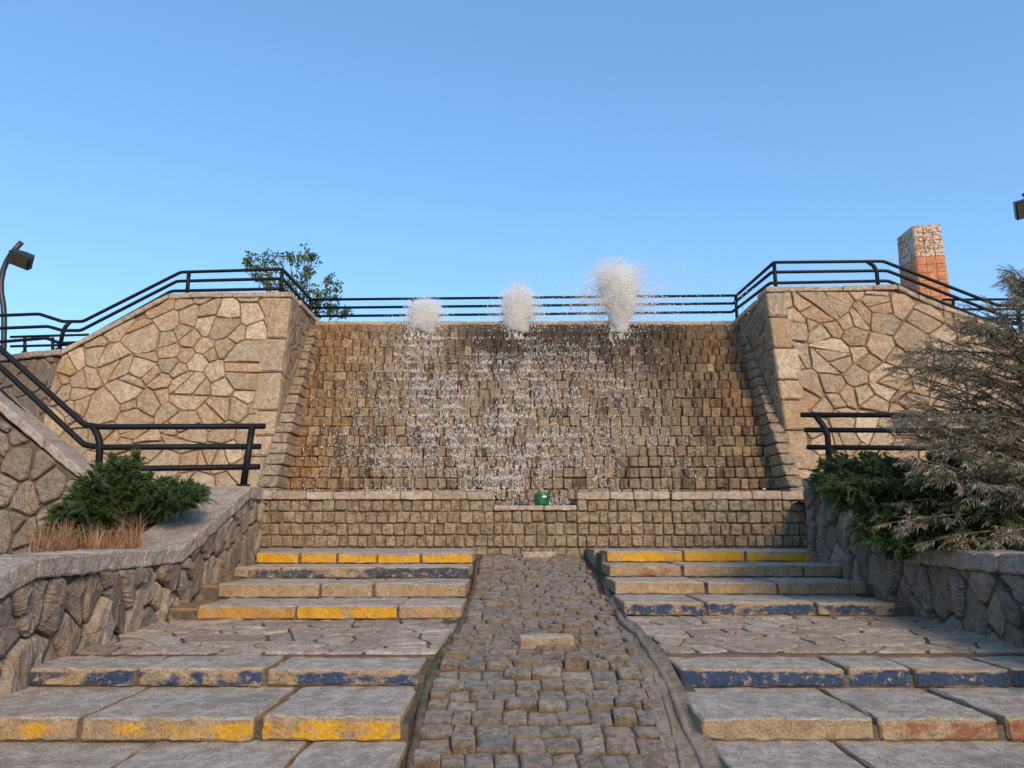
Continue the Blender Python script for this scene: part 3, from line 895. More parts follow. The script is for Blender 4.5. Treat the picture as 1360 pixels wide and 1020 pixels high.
coping_run([PX(v) for v in (656, 722, 766)], zn_top-.085, zn_top, Y_BASIN-.04, Y_BASIN+.42, M_copw, bw, rg)
pw = sheet('basin_water', -4.2, 4.9, Y_BASIN+.39, 14.2, zn_top-.05, M_pool)

# ------------------------------------------------------------ cascade
YC0, YC1 = 13.35, 15.6
zr0, zr1 = zat(650, YC0), zat(442, YC1)
NR = 17; dh = (zr1-zr0)/NR; dy = (YC1-YC0)/NR
XCL = lambda z: -4.12 - .0*(z)
cas = thing('fountain_cascade', 'tall stepped cascade of small square stones with water running down it', 'fountain', (AX, YC0, 1.4))
xcl, xcr = -4.16, 4.86
V = []; F = []
prof = []
for r in range(-3, NR):
    yf = YC0+dy*r+.06
    prof.append((yf, zr0+dh*r)); prof.append((yf, zr0+dh*(r+1)-.012))
prof.append((17.2, prof[-1][1])); prof.append((17.2, -.4)); prof.append((prof[0][0], -.4))
n = len(prof)
V = [(xcl-.08, y, z) for y, z in prof]+[(xcr+.02, y, z) for y, z in prof]
F = [tuple(range(n)), tuple(range(2*n-1, n-1, -1))]+[((i+1) % n, i, n+i, n+(i+1) % n) for i in range(n)]
mk('cascade_core', V, F, M_mort_c, cas)
rg = random.Random(77)
S = []
def casx(px, r):   # field edge by row
    return 0
for r in range(-3, NR):
    t = r/NR
    z0 = zr0+dh*r; yf = YC0+dy*r
    S += course_blocks(xcl+.01, xcr-.01, z0, z0+dh, 1, yf, rg, .22, (-.006, .032), (.14, .245))
piece_set('block', S, M_cas, cas, 300, key=lambda s: round(s[0][1], 1)*10+abs(s[0][0]-AX)*.01 + (100 if s[0][2] < zr0-dh*.3 and abs(s[0][0]-AX) > .9 else 0), stuff_name='upper_blocks')
# sloping edge courses of bigger blocks on both sides
for sx, xe in ((-1, xcl), (1, xcr)):
    for r in range(-1, NR):
        z0 = zr0+dh*r; yf = YC0+dy*r
        t_ = max(0, r)/NR; off = .75-.42*t_; jj = rg.uniform(-.02, .02); jx = rg.uniform(-.02, .02)
        if sx < 0: x0, x1 = -4.255, -3.93-.19*t_
        else: x0, x1 = 4.62+.19*t_, 4.895
        hexa('edging_block', [(x_, y_, z_) for z_, yo in ((z0+.006, 0), (z0+dh-.008, dy+.02)) for y_ in (yf-off+jj+yo, yf+.35) for x_ in (x0, x1+jx)], M_basin, cas, (1, 1, 1), .025, .008, rg.uniform(0, 99))
# top courses
ztop = zat(432, YC1+.05)
xs = [xcl-.09]
while xs[-1] < xcr+.1: xs.append(xs[-1]+rg.uniform(.3, .6))
xs[-1] = xcr+.03
coping_run(xs, zr1+.004, ztop-.008, YC1-.04, YC1+.5, M_cas, cas, rg, .01)
xs = [xcl-.09]
while xs[-1] < xcr+.1: xs.append(xs[-1]+rg.uniform(.5, .95))
xs[-1] = xcr+.03
coping_run(xs, ztop, zat(426.5, YC1+.05), YC1+.03, YC1+.6, M_copw, cas, rg)

# ------------------------------------------------------------ wing walls
def wing(side, label):
    zb, zt = EYE-.35, TOPZ
    Yb, Yt = 13.0, 13.93
    O = Vector((0, Yt, TOPZ)); vdir = Vector((0, Yt-Yb, zt-zb)).normalized(); udir = Vector((1, 0, 0)); nn = udir.cross(vdir)   # towards -Y
    if nn.y > 0: nn = -nn
    def uv(px, py):
        p = on_plane(px, py, O, nn)-O; return (p.dot(udir), p.dot(vdir))
    def to3(u, v, n): return O+udir*u+vdir*v+nn*n
    xq = -4.26 if side < 0 else 4.90
    if side < 0:
        top = [uv(386, 396), uv(226, 398), uv(84, 473)]; endx = top[-1][0]-.05
        pts = [(endx, -4.95), (xq, -4.95), (xq, top[0][1]), top[1], top[2], (endx, top[2][1]-.15)]
        coping = [(388, 388), (310, 389), (255, 389.5), (225, 391), (165, 422), (125, 443), (83, 465)]
    else:
        top = [uv(1018, 389), uv(1188, 387), uv(1345, 448)]
        endx = top[-1][0]+3.0
        pts = [(xq, -4.95), (endx, -4.95), (endx, top[2][1]-.9), top[2], top[1], (xq, top[0][1])]
        coping = [(1016, 382), (1082, 381), (1118, 380.5), (1158, 379.5), (1190, 378.5), (1218, 392), (1250, 405), (1285, 418), (1350, 441), (1480, 480)]
    root = thing('stone_wall', label, 'wall', (to3(sum(p[0] for p in pts)/len(pts), 0, 0).x, 13.2, 0))
    prism('wall_core', [to3(u, v, -.012) for u, v in pts], Vector((0, 3.0, 0)), M_mortar, root)
    rg = random.Random(3 if side < 0 else 9)
    # quoins at the corner facing the cascade
    qs = []
    v = -4.9; vt = pts[2][1] if side < 0 else pts[-1][1]
    while v < vt-.25:
        h = rg.uniform(.38, .75)
        if vt-(v+h) < .3: h = vt-v
        wd = rg.uniform(.34, .56); qs.append((v, v+h, wd)); v += h
    for v0, v1, wd in qs:
        a, b2 = (xq-wd, xq+.02) if side < 0 else (xq-.02, xq+wd)
        c8 = []
        for n_ in (-.35, .050):
            for vv in (v0+.012, v1-.012):
                for uu in (a+.01, b2-.005):
                    c8.append(to3(uu, vv, n_))
        # reorder: index = i + 2j + 4k with k along n; handedness fixed by swapping j
        c8 = [c8[i] for i in (2, 3, 0, 1, 6, 7, 4, 5)] if False else c8
        hexa('quoin_stone', c8, M_wing, root, (2, 3, 2), .03, .012, rg.uniform(0, 99))
    inner = [(p[0], p[1]) for p in pts]
    q = .33
    if side < 0: inner[1] = (xq-q, inner[1][1]); inner[2] = (xq-q, inner[2][1])
    else: inner[0] = (xq+q, inner[0][1]); inner[-1] = (xq+q, inner[-1][1])
    for poly in cells(inner, .66, 1.0, .024, .7, rg, 4000, .9):
        V, F = stone_from_poly(poly, to3, rg.uniform(.015, .045), -.03, .014, rg, .07, .010)
        mk('stone', V, F, M_wing, root)
    # return wall beside the cascade
    xr = xq
    sx = 1 if side < 0 else -1
    # outline in (Y, z)
    ol = [(Yb+.02, zb), (16.2, zb), (16.2, TOPZ-.11), (Yt+.04, TOPZ-.11)]
    if side < 0: t3 = lambda u, v, n: Vector((xr+n, u, v))
    else: t3 = lambda u, v, n: Vector((xr-n, -u, v)); 
    if side > 0: ol = [(-y_, z_) for y_, z_ in ol][::-1]
    for poly in cells(ol, .42, 1., .03, .4, rg):
        zz = sum(p[1] for p in poly)/len(poly); yy = abs(sum(p[0] for p in poly)/len(poly))
        if yy > YC0 + (zz-zr0)/(zr1-zr0)*(YC1-YC0)+.35: continue      # hidden behind the cascade
        V, F = stone_from_poly(poly, t3, rg.uniform(.01, .03), -.03, .02, rg, .15, .004)
        mk('return_stone', V, F, M_wing_side, root)
    # coping
    for a, b2 in zip(coping, coping[1:]):
        pa, pb = on_plane(a[0], a[1], O, nn), on_plane(b2[0], b2[1], O, nn)
        if pa.x > pb.x: pa, pb = pb, pa
        d = (pb-pa).normalized()
        pa = pa+d*.006; pb = pb-d*.006
        f = Vector((0, -.05, 0)); th = Vector((0, 0, -.105)); bk = Vector((0, .5, 0))
        j = Vector((0, rg.uniform(-.012, .012), rg.uniform(-.006, .006)))
        c8 = [pa+f+th+j, pb+f+th+j, pa+bk+th, pb+bk+th, pa+f+j, pb+f+j, pa+bk, pb+bk]
        hexa('coping_stone', c8, M_copw, root, (max(2, int((pb-pa).length/.12)), 2, 1), .016, .008, rg.uniform(0, 50))
    # coping along the return
    y = Yt+.52
    while y < 16.3:
        L = rg.uniform(.45, .7)
        x0, x1 = (xq-.35, xq+.05) if side < 0 else (xq-.05, xq+.35)
        hexa('coping_stone', box_corners(x0, x1, y, min(y+L, 16.3)-.01, TOPZ-.105, TOPZ), M_copw, root, (2, 3, 1), .016, .006, y)
        y += L
    return root
wing(-1, 'big warm rubble stone wall left of the cascade, its top sloping down to the left')
wing(1, 'big warm rubble stone wall right of the cascade, its top sloping down behind the grey tree')

# darker wall at the far left, receding
def plane_wall(name, label, px_outline, A, B, mat, mortar, size, aspect, joint, proud, seed, thick=.5, coping=None, cop_mat=None, chis=.15):
    """vertical wall through ground points A,B; outline given as seen points on that plane"""
    A = Vector((*A, 0)); B = Vector((*B, 0)); u = (B-A).normalized(); n = Vector((u.y, -u.x, 0))
    root = thing(name, label, 'wall', (A+B)/2)
    def to3(a, b, c): return A+u*a+Vector((0, 0, b))+n*c
    pts = []
    for q in px_outline:
        p = on_plane(q[0], q[1], A, n)-A if len(q) == 2 else None
        pts.append((p.dot(u), p.z))
    if area(pts) < 0: pts = pts[::-1]
    prism('wall_core', [to3(a, b, -.012) for a, b in pts], -n*thick, mortar, root)
    rg = random.Random(seed)
    for poly in cells(pts, size, aspect, joint, .5, rg):
        V, F = stone_from_poly(poly, to3, rg.uniform(*proud), -.03, .02, rg, chis, .008)
        mk('stone', V, F, mat, root)
    if coping:
        wdt, th, joints = coping
        P = [on_plane(q[0], q[1], A, n) for q in joints]
        for a, b in zip(P, P[1:]):
            if (b-a).dot(u) < 0: a, b = b, a
            d = (b-a).normalized(); a = a+d*.006; b = b-d*.006
            up = Vector((0, 0, -th)); f = n*.05; k = -n*wdt
            c8 = [a+f+up, b+f+up, a+k+up, b+k+up, a+f, b+f, a+k, b+k]
            hexa('coping_stone', c8, cop_mat, root, (max(2, int((b-a).length/.1)), 3, 2), .02, .012, rg.uniform(0, 60))
    return root
cA = on_plane(76, 470, Vector((0, 13.75, 0)), Vector((0, -1, 0)))
plane_wall('stone_wall', 'darker rubble stone wall at the left edge, set back behind the black railing', [(76, 474), (-140, 498), (-140, 700), (76, 700)],
           (cA.x-2.0, 13.75+1.2), (cA.x+.05, 13.75), M_dark_wall, M_mortar_g, .42, 1., .03, (.01, .04), 21, .6,
           (.5, .12, [(81, 464), (45, 467), (0, 473), (-60, 480), (-140, 490)]), M_copw)
plane_wall('stone_wall', 'grey rubble wall with a steeply sloping coping behind the left juniper', [(-140, 445), (0, 555), (122, 648), (126, 770), (-140, 770)],
           (-9, 9.9), (-5.2, 9.9), M_plant_f, M_mortar_g, .55, .8, .035, (.03, .07), 22, .45,
           (.5, .14, [(-140, 424), (-60, 484), (0, 531), (62, 583), (124, 634)]), M_cop)

# ------------------------------------------------------------ planter walls
def planter(side, label, seed):
    xf = -3.55 if side < 0 else 4.15
    root = thing('planter_wall', label, 'planter', (xf, 7.5, 0))
    rg = random.Random(seed)
    ycrn = 8.15
    zf = EYE-.165
    if side < 0: yend, zend, ynear = 10.45, zat(646, 10.2), 5.72
    else: yend, zend, ynear = 10.45, zat(632, 10.2), 4.9
    prof = [(3.2, zf-.75), (ynear-.05, zf-.02), (ycrn, zf), (yend-.3, zend), (yend+.2, zend-.01)]
    # near part slopes down along the lower flight
    th = .16
    wd = .55
    ol = [(3.2, -.2), (yend+.15, -.2)]+[(y, z-th) for y, z in prof[::-1]]
    if side < 0: to3 = lambda u, v, n: Vector((xf+n, u, v)); out = ol
    else: to3 = lambda u, v, n: Vector((xf-n, -u, v)); out = [(-u, v) for u, v in ol][::-1]
    back = Vector((-wd*.85, 0, 0)) if side < 0 else Vector((wd*.85, 0, 0))
    prism('wall_core', [to3(u, v, -.015) for u, v in out], back, M_mortar_g, root)
    for poly in cells(out, .46, .68, .035, .45, rg):
        V, F = stone_from_poly(poly, to3, rg.uniform(.03, .10), -.03, .028, rg, .10, .018)
        mk('stone', V, F, M_plant, root)
    # end face towards the basin
    o3 = lambda u, v, n: Vector((u, yend+.15+n, v))
    # coping
    dens = []
    for (y0, z0), (y1, z1) in zip(prof, prof[1:]):
        L = math.hypot(y1-y0, z1-z0); k = max(1, round(L/.75))
        for i in range(k):
            dens.append((y0+(y1-y0)*i/k, z0+(z1-z0)*i/k, y0+(y1-y0)*(i+1)/k, z0+(z1-z0)*(i+1)/k))
    for y0, z0, y1, z1 in dens:
        a, b2 = (xf-wd, xf+.07) if side < 0 else (xf-.07, xf+wd)
        j = rg.uniform(-.012, .012); y0 += .006; y1 -= .006; dz = rg.uniform(-.006, .006)
        a += j; b2 += j
        c8 = [(a, y0, z0-th), (b2, y0, z0-th), (a, y1, z1-th), (b2, y1, z1-th), (a, y0, z0+dz), (b2, y0, z0+dz), (a, y1, z1+dz), (b2, y1, z1+dz)]
        hexa('coping_stone', c8, M_cop, root, (4, max(3, int((y1-y0)/.09)), 2), .016, .016, rg.uniform(0, 60), .006)
    return root
planter(-1, 'left planter wall of big grey rough stones with a sloping pale coping', 51)
planter(1, 'right planter wall of dark grey rubble under the overhanging shrubs', 52)
def soil_z(x, y):
    t = max(0, min(1, (y-7.8)/2.4))
    if x < 0: t *= max(0, min(1, (x+5.3)/.9))
    return EYE-.27 + t*.72 + noise.noise(Vector((x, y, 0))*2)*.05
sheet('soil', -12, -4.0, 3.2, 13.6, 0, M_soil, 24, 30, 0, soil_z)
sheet('soil', 4.6, 12, 3.2, 13.6, 0, M_soil, 24, 30, 0, soil_z)

# ------------------------------------------------------------ railings
def smooth_path(P, r=.05):
    out = [P[0]]
    for a, b, c in zip(P, P[1:], P[2:]):
        d1 = (a-b); d2 = (c-b); k = min(r, d1.length*.4, d2.length*.4)
        p1 = b+d1.normalized()*k; p2 = b+d2.normalized()*k
        out += [p1, (p1+p2)/2*.5+b*.5, p2]
    out.append(P[-1]); return out
def railing(label, rails, posts, r=.033, group=None):
    """rails: list of 3d polylines; posts: list of (foot, head, hook) """
    base = posts[0][0]
    root = thing('railing', label, 'railing', base, group)
    for P in rails: tube('rail', smooth_path([Vector(p) for p in P]), r, M_rail, root)
    for foot, head, hook in posts:
        P = [Vector(foot), Vector(head)]
        if hook: 
            h = Vector(hook)
            P = [P[0], P[1].lerp(P[0], .28), P[1]+h*.5+Vector((0, 0, -.02)), P[1]+h]
            P = [P[0], P[1], P[1].lerp(P[2], .6)+Vector((0, 0, .0)), P[3]]
        tube('post', P, r*1.2, M_rail, root)
        f = Vector(foot)
        tube('foot_plate', [f, f+Vector((0, 0, .018))], r*2.3, M_rail, root, 10)
    return root
YW, YM = 14.12, 15.95
def a1(L, Y): return [at(x, y, Y) for x, y in L]
Lc = [at(413, 398, YM), at(411, 409, YM), at(413, 420, YM)]
Rc = [at(978, 392.5, YM), at(974, 403, YM), at(972, 414.5, YM)]
YS = YW
railsL = [a1([(-130, 424), (0, 419), (52, 417), (83, 427), (110, 427), (240, 361.5), (375, 357.5)], YS)+[Lc[0]],
          a1([(-130, 441), (0, 436), (64, 433.5), (83, 439), (107, 439), (235, 373.5), (375, 370)], YS)+[Lc[1]],
          a1([(-130, 459), (0, 454), (62, 449), (80, 456), (105, 455), (228, 386.5), (375, 383.5)], YS)+[Lc[2]]]
def foot(px, py, Y, z): p = at(px, py, Y); return (p.x, Y, z)
def post_px(px, ptop, Y, z, hook=None): h = at(px, ptop, Y); return ((h.x, Y, z), (h.x, Y, h.z), hook)
railing('black tube railing on the left stone wall, stepping down to the left', railsL,
        [post_px(251, 361.5, YS, TOPZ-.02), post_px(375, 357.5, YS, TOPZ-.02), ((at(79, 462, YS).x, YS, zat(464, YS)), tuple(at(86, 430, YS)), (.10, 0, .04))])
cz = zat(426.5, YC1+.05)
pc = [post_px(x, 397-5*(x-413)/565, YM, cz-.02) for x in (413.5, 549, 690, 829, 977)]
railing('black tube railing along the top of the cascade behind the water jets', [[Lc[0], Rc[0]], [Lc[1], Rc[1]], [Lc[2], Rc[2]]], pc, r=.030)
railsR = [[Rc[0]]+a1([(1028, 348.5), (1173, 347), (1326, 406), (1420, 403)], YS),
          [Rc[1]]+a1([(1025, 361.5), (1178, 359.5), (1331, 419), (1420, 417)], YS),
          [Rc[2]]+a1([(1023, 376), (1179, 373), (1322, 430), (1420, 430)], YS)]
railing('black tube railing on the right stone wall, sloping down behind the grey tree', railsR,
        [post_px(1028, 348.5, YS, TOPZ-.02), post_px(1163, 347.5, YS, TOPZ-.02, (-.16, 0, .0)), post_px(1352, 405, YS, zat(448, YS))])
# far railings on the terrace behind
YF = 19.0
def far_rail(label, x0, x1, rows, posts):
    railing(label, [a1([(x0, y), (x1, y2)], YF) for y, y2 in rows], [(tuple(at(x, rows[-1][0]+8, YF)), tuple(at(x, rows[0][0]+1, YF)), None) for x in posts], r=.034)
far_rail('short far railing beyond the left wall, partly hidden by the nearer one', 14, 118, [(448-.5, 444.5), (460, 457.5)], (33, 70))
far_rail('far black railing beyond the right wall, seen below the tiled pillar', 1252, 1480, [(398, 397), (411, 410), (423.5, 423)], (1266, 1352, 1440))
# lower handrails
YL = 10.25
railing('black handrail in front of the left rubble wall, bending up to the left edge',
        [a1([(-90, 392), (0, 463), (112, 564), (132, 567), (352, 566)], YL), a1([(-90, 417), (0, 487), (112, 591), (134, 594), (346, 593)], YL),
         a1([(-90, 450), (0, 520), (106, 617), (134, 623), (345, 620)], YL)],
        [(tuple(at(323, 645, YL)), tuple(at(335, 567, YL)), None), (tuple(at(130, 640, YL)), tuple(at(134, 572, YL)), (-.12, 0, .06))], r=.040)
YR = 10.25
railing('black handrail in front of the right rubble wall, running into the shrubs',
        [a1([(1064, 551), (1480, 552)], YR), a1([(1069, 571), (1480, 573)], YR), a1([(1072, 594), (1480, 597)], YR)],
        [(tuple(at(1102, 622, YR)), tuple(at(1098, 562, YR)), (-.14, 0, .10)), (tuple(at(1300, 640, YR)), tuple(at(1297, 552, YR)), None)], r=.036)

# ------------------------------------------------------------ lamps
def flood_head(parent, c, ax, dirn, size):
    """truncated pyramid flood lamp: small back, wide lens; dirn: facing"""
    d = Vector(dirn).normalized(); s = Vector(ax).normalized(); u = d.cross(s).normalized()
    V = []
    for k, (t, w1, h1) in enumerate(((-.5, .28, .22), (.12, .62, .5), (.5, .62, .5))):
        for a, b2 in ((-1, -1), (1, -1), (1, 1), (-1, 1)):
            V.append(Vector(c)+d*t*size*.75+s*a*w1*size*.8+u*b2*h1*size*.8)
    F = [(0, 1, 2, 3)[::-1], (8, 9, 10, 11)]
    for r in range(2):
        for i in range(4): F.append((r*4+i, r*4+(i+1) % 4, r*4+4+(i+1) % 4, r*4+4+i))
    mk('lamp_head', V, F, M_lamp, parent)
    q = [Vector(c)+d*(.5*size*.75+.008)+s*a*.55*size*.8+u*b2*.44*size*.8 for a, b2 in ((-1, -1), (1, -1), (1, 1), (-1, 1))]
    q2 = [p+d*.01 for p in q]
    mk('lens', q+q2, [(0, 3, 2, 1), (4, 5, 6, 7), (0, 1, 5, 4), (1, 2, 6, 5), (2, 3, 7, 6), (3, 0, 4, 7)], M_lampg, parent)
YLp = 14.9
b0 = at(5, 480, YLp)
lamp = thing('street_lamp', 'dark curved lamp post with a square floodlight at the left edge of the sky', 'lamp post', (b0.x, YLp, 2.8))
P = a1([(5, 520), (5, 462), (5.5, 423), (4.5, 406), (1.5, 388), (1.5, 374), (4.5, 358), (10, 345), (18, 333.5), (29, 321.5)], YLp)
P = [Vector((b0.x, YLp, 2.8))]+P[1:]
tube('pole', P, .055, M_lamp, lamp, 10)
hc = at(32, 343, YLp-.1)
tube('arm', [at(18, 336, YLp), hc], .03, M_lamp, lamp)
flood_head(lamp, hc, (1, .5, -.35), (-.25, -.75, -.62), .40)
YL2 = 11.5
b0 = at(1392, 480, YL2)
lamp = thing('street_lamp', 'dark square floodlight poking in at the right edge of the sky', 'lamp post', (b0.x, YL2, 1.5))
P = [Vector((b0.x, YL2, 1.5))]+a1([(1392, 400), (1394, 340), (1390, 300), (1380, 275), (1360, 256)], YL2)
tube('pole', P, .05, M_lamp, lamp, 10)
hc = at(1362, 274, YL2-.1)
tube('arm', [at(1374, 266, YL2), hc], .03, M_lamp, lamp)
flood_head(lamp, hc, (1, -.4, .2), (-.2, -.75, -.62), .36)

# ------------------------------------------------------------ tiled pillar
YP = 20.0
top = at(1212.5, 300, YP); pil = thing('tiled_pillar', 'square pillar with orange tiles below and speckled mosaic above, behind the right wall', 'pillar', (top.x+.35, YP+.4, TOPZ-1.7))
fdir = Vector((.98, -.19, 0)).normalized(); sdir = Vector((.03, 1, 0)).normalized()
corner = Vector((top.x, YP, 0)); z1 = top.z; z0 = TOPZ-1.7
Wf, Ws = .70, .92
zband = zat(344, YP)
def pquad(u, s, z): # tapered a little
    k = 1+(z1-z)*.045; cen = corner+fdir*Wf/2+sdir*Ws/2
    return cen+(corner+fdir*u+sdir*s-cen)*k+Vector((0, 0, z))
c8 = [pquad(u, s, z) for z in (z0, z1) for s in (.01, Ws) for u in (.01, Wf)]
hexa('pillar_core', c8, M_mortar, pil, (1, 1, 1), .01)
rows = []
z = z1; hT = .235
while z > z0+1.0: rows.append((z-hT, z, M_tile_m if z-hT > zband-.12 else M_tile_o)); z -= hT
for zl, zh, mt in rows:
    nm = 'mosaic_tile' if mt is M_tile_m else 'orange_tile'
    for face in (0, 1):
        n_ = 3 if face == 0 else 4
        Wd = Wf if face == 0 else Ws
        for i in range(n_):
            a, b2 = Wd*i/n_+.004, Wd*(i+1)/n_-.004
            c8 = []
            for zz in (zl+.004, zh-.004):
                for dpt in ((-.018, .02) if face == 0 else (-.018, .02)):
                    for q in (a, b2):
                        c8.append(pquad(q, dpt, zz) if face == 0 else pquad(dpt, q, zz))
            mk(nm, *hexa_geo(c8, (1, 1, 1), .004), mt, pil)

# ------------------------------------------------------------ small fixtures
def lathe(prof, n=20):
    V = []; F = []
    for r, z in prof:
        for j in range(n):
            a = 2*math.pi*j/n; V.append(Vector((r*math.cos(a), r*math.sin(a), z)))
    for i in range(len(prof)-1):
        for j in range(n): F.append((i*n+j, i*n+(j+1) % n, (i+1)*n+(j+1) % n, (i+1)*n+j))
    F.append(tuple(range(n))[::-1]); F.append(tuple(range((len(prof)-1)*n, len(prof)*n)))
    return V, F
gp = at(719.5, 669, Y_BASIN+.12)
gb = thing('green_tub', 'small green plastic tub standing in the notch of the basin wall', 'tub', (gp.x, gp.y, zn_top))
V, F = lathe([(.100, 0), (.122, .015), (.126, .15), (.128, .17), (.118, .195), (.09, .208)])
mk('tub_body', [v+Vector((gp.x, gp.y, zn_top)) for v in V], F, M_green, gb)
mk('tub_label', *hexa_geo([Vector((gp.x+.005+a*.07, gp.y-.128+b2*.012, zn_top+.125+c*.03)) for c in (0, 1) for b2 in (0, 1) for a in (0, 1)], bevel=.002), M_whitep, gb)
gp = at(1015, 653, Y_BASIN+.2)
gb = thing('green_fitting', 'tiny green and white fitting on the coping right of the notch', 'fitting', (gp.x, gp.y, zc_top))
V, F = lathe([(.05, 0), (.055, .02), (.04, .035), (.02, .045)], 12)
mk('fitting_body', [v+Vector((gp.x, gp.y, zc_top)) for v in V], F, M_green, gb)
V, F = lathe([(.025, .045), (.03, .055), (.012, .066)], 10)
mk('fitting_cap', [v+Vector((gp.x, gp.y, zc_top+.001)) for v in V], F, M_whitep, gb)

# ------------------------------------------------------------ water
def drops(name, P, S, parent, label=None, cat=None, kind=None, elong=None, group=None):
    n = len(P); R = rand_rot(n)*S[:, None, None]
    if elong is not None:
        E = np.tile(np.eye(3), (n, 1, 1)); E[:, 2, 2] = elong
        R = E @ R
    V, F = scatter(OCT_V, OCT_F, R, P)
    return mk_np(name, V, F, M_water, parent, smooth=True, kind=kind)
def jet(px, ytop, width_px, n, label, spread, seed, core_w=.8, core_h=.8):
    global nr
    Yj = YC1-.05
    foot_ = at(px, 438, Yj); tp = at(px, ytop, Yj); H = tp.z-foot_.z
    root = thing('water_jet', label, 'water jet', tuple(foot_), 'white water jets on top of the cascade')
    wr_ = width_px/1000*16.0/2
    V, F = lathe([(.03, -.12), (.035, 0), (.022, .03)], 10)
    mk('nozzle', [v+foot_ for v in V], F, M_rail, root)
    # plume: streams rising and falling back, clustered in clumps
    k = 220
    ang = nr.uniform(0, 2*np.pi, k); out = np.abs(nr.normal(0, .55, k)); hh = H*(1-.32*out**1.1*nr.uniform(.5, 1, k))*nr.uniform(.35, 1.0, k)
    t = nr.uniform(0, 1, n); s = nr.integers(0, k, n)
    # parabola: rise then fall
    tt = t*2.05
    zrel = hh[s]*(1-(1-tt)**2)
    rr = wr_*out[s]*tt*spread*.9
    x = foot_.x+np.cos(ang[s])*rr + nr.normal(0, .035+.035*tt, n)
    y = foot_.y+np.sin(ang[s])*rr*.7 + nr.normal(0, .012+.03*tt, n)
    z = foot_.z+zrel + nr.normal(0, .03, n)
    keep = z > foot_.z-.25
    P = np.stack([x, y, z], 1)[keep]
    S = nr.gamma(2.0, .0017, len(P))+.0024
    drops('plume', P, S, root, kind='stuff', elong=nr.uniform(1., 2.2, len(P)))
    m_ = int(n*.02)
    P = np.stack([foot_.x+nr.normal(0, wr_*.8*spread, m_), foot_.y+nr.normal(0, .25, m_), foot_.z+H*nr.uniform(.2, 1.12, m_)], 1)
    drops('spray', P, nr.gamma(2, .0025, m_)+.003, root, kind='stuff')
    # dense white middle of the plume: a lumpy closed body broken up by the droplets round it
    K = 22; hs_ = [H*core_h*i/K for i in range(K+1)]
    rr_ = [wr_*core_w*((.34+.66*math.sin(math.pi*min(1, (i/K)**1.05*.86+.02))**.8) if seed < 3 else (.22+.95*(i/K)**1.1)*(1 if i < K-2 else .8))*(1 if i < K else .25) for i in range(K+1)]
    V, F = tube_geo([foot_+Vector((.02*math.sin(i), 0, h_-.06)) for i, h_ in enumerate(hs_)], rr_, 26)
    V = [v+noise.noise_vector(v*9+Vector((seed, 0, 0)))*.07+noise.noise_vector(v*26)*.03 for v in V]
    mk('core_stream', V, F, M_mist, root, smooth=True)
jet(563, 396, 56, 12000, 'lowest and leftmost of the three white water jets', 1.0, 1, 1.1, 1.05)
jet(688, 372, 54, 15000, 'middle one of the three white water jets, taller than the left one', 1.0, 2, .98, .98)
jet(823, 340, 125, 34000, 'tallest and rightmost of the three water jets, spreading into spray', 1.15, 3, .62, 1.0)

# splashing film on the cascade
def cas_surface(n, cx, sx, zlo, zhi, lumps=True):
    r = nr.uniform(0, 1, n)
    z = zlo+(zhi-zlo)*r
    x = nr.normal(cx, sx, n)
    return x, z
fw = thing('falling_water', 'white water splashing down the middle of the stepped stone cascade', 'water', (AX, 14, 1.9), kind='stuff')
P_all = []
for (pxc, w1, w2, n, t0) in ((560, .35, .8, 26000, .0), (685, .30, .9, 20000, .0), (815, .3, .8, 12000, .0), (655, 1.35, 1.6, 80000, .05)):
    u = nr.uniform(t0, 1, n)                  # 0 top .. 1 bottom
    u = u**.85
    cx0 = xat(pxc, 500, 15.)
    x = cx0+nr.normal(0, 1, n)*(w1+(w2-w1)*u)
    zz = zr1+.15-(zr1+.15-zr0+.3)*u
    row = np.floor((zz-zr0)/dh)
    ledge = nr.uniform(0, 1, n) < .30
    fz = np.where(ledge, zr0+dh*(row+1)+nr.uniform(-.035, .03, n), zz)
    yf = YC0+dy*row
    yy = yf-nr.uniform(.02, .14, n)
    # keep in vertical strands
    strand = np.array([noise.noise(Vector((a*4.5, b*2.6, 2.)))*.7+.9*noise.noise(Vector((a*24, b*13, 5.))) for a, b in zip(x, fz)])
    patch = np.array([noise.noise(Vector((a*1.1, b*1.4, 7.))) for a, b in zip(x, fz)])
    keep = (strand > nr.normal(-.02, .16, n)) & (patch > nr.normal(-.2, .2, n)) & (x > xcl+.1) & (x < xcr-.1)
    P_all.append(np.stack([x, yy, fz], 1)[keep])
P_all = np.concatenate(P_all)
S = nr.gamma(2.0, .0011, len(P_all))+.0018
drops('splash', P_all, S, fw, kind='stuff', elong=nr.uniform(1., 4.0, len(P_all)))
# loose streams falling from the lip under the jets
st = []
for pxc in (548, 556, 566, 574, 680, 692, 815, 826):
    x0 = xat(pxc, 440, YC1-.1)
    for _ in range(5):
        xa = x0+nr.normal(0, .06); za = zr1+nr.uniform(-.1, .25)
        L = nr.uniform(.15, .55); k = int(L/.012)
        for i in range(k):
            st.append((xa+nr.normal(0, .012)+.04*math.sin(i*.2), YC1-.12-(i*.012)*.35+nr.normal(0, .01), za-i*.012))
st = np.array(st)
drops('stream', st, nr.gamma(2, .003, len(st))+.004, fw, kind='stuff', elong=nr.uniform(1, 2.5, len(st)))

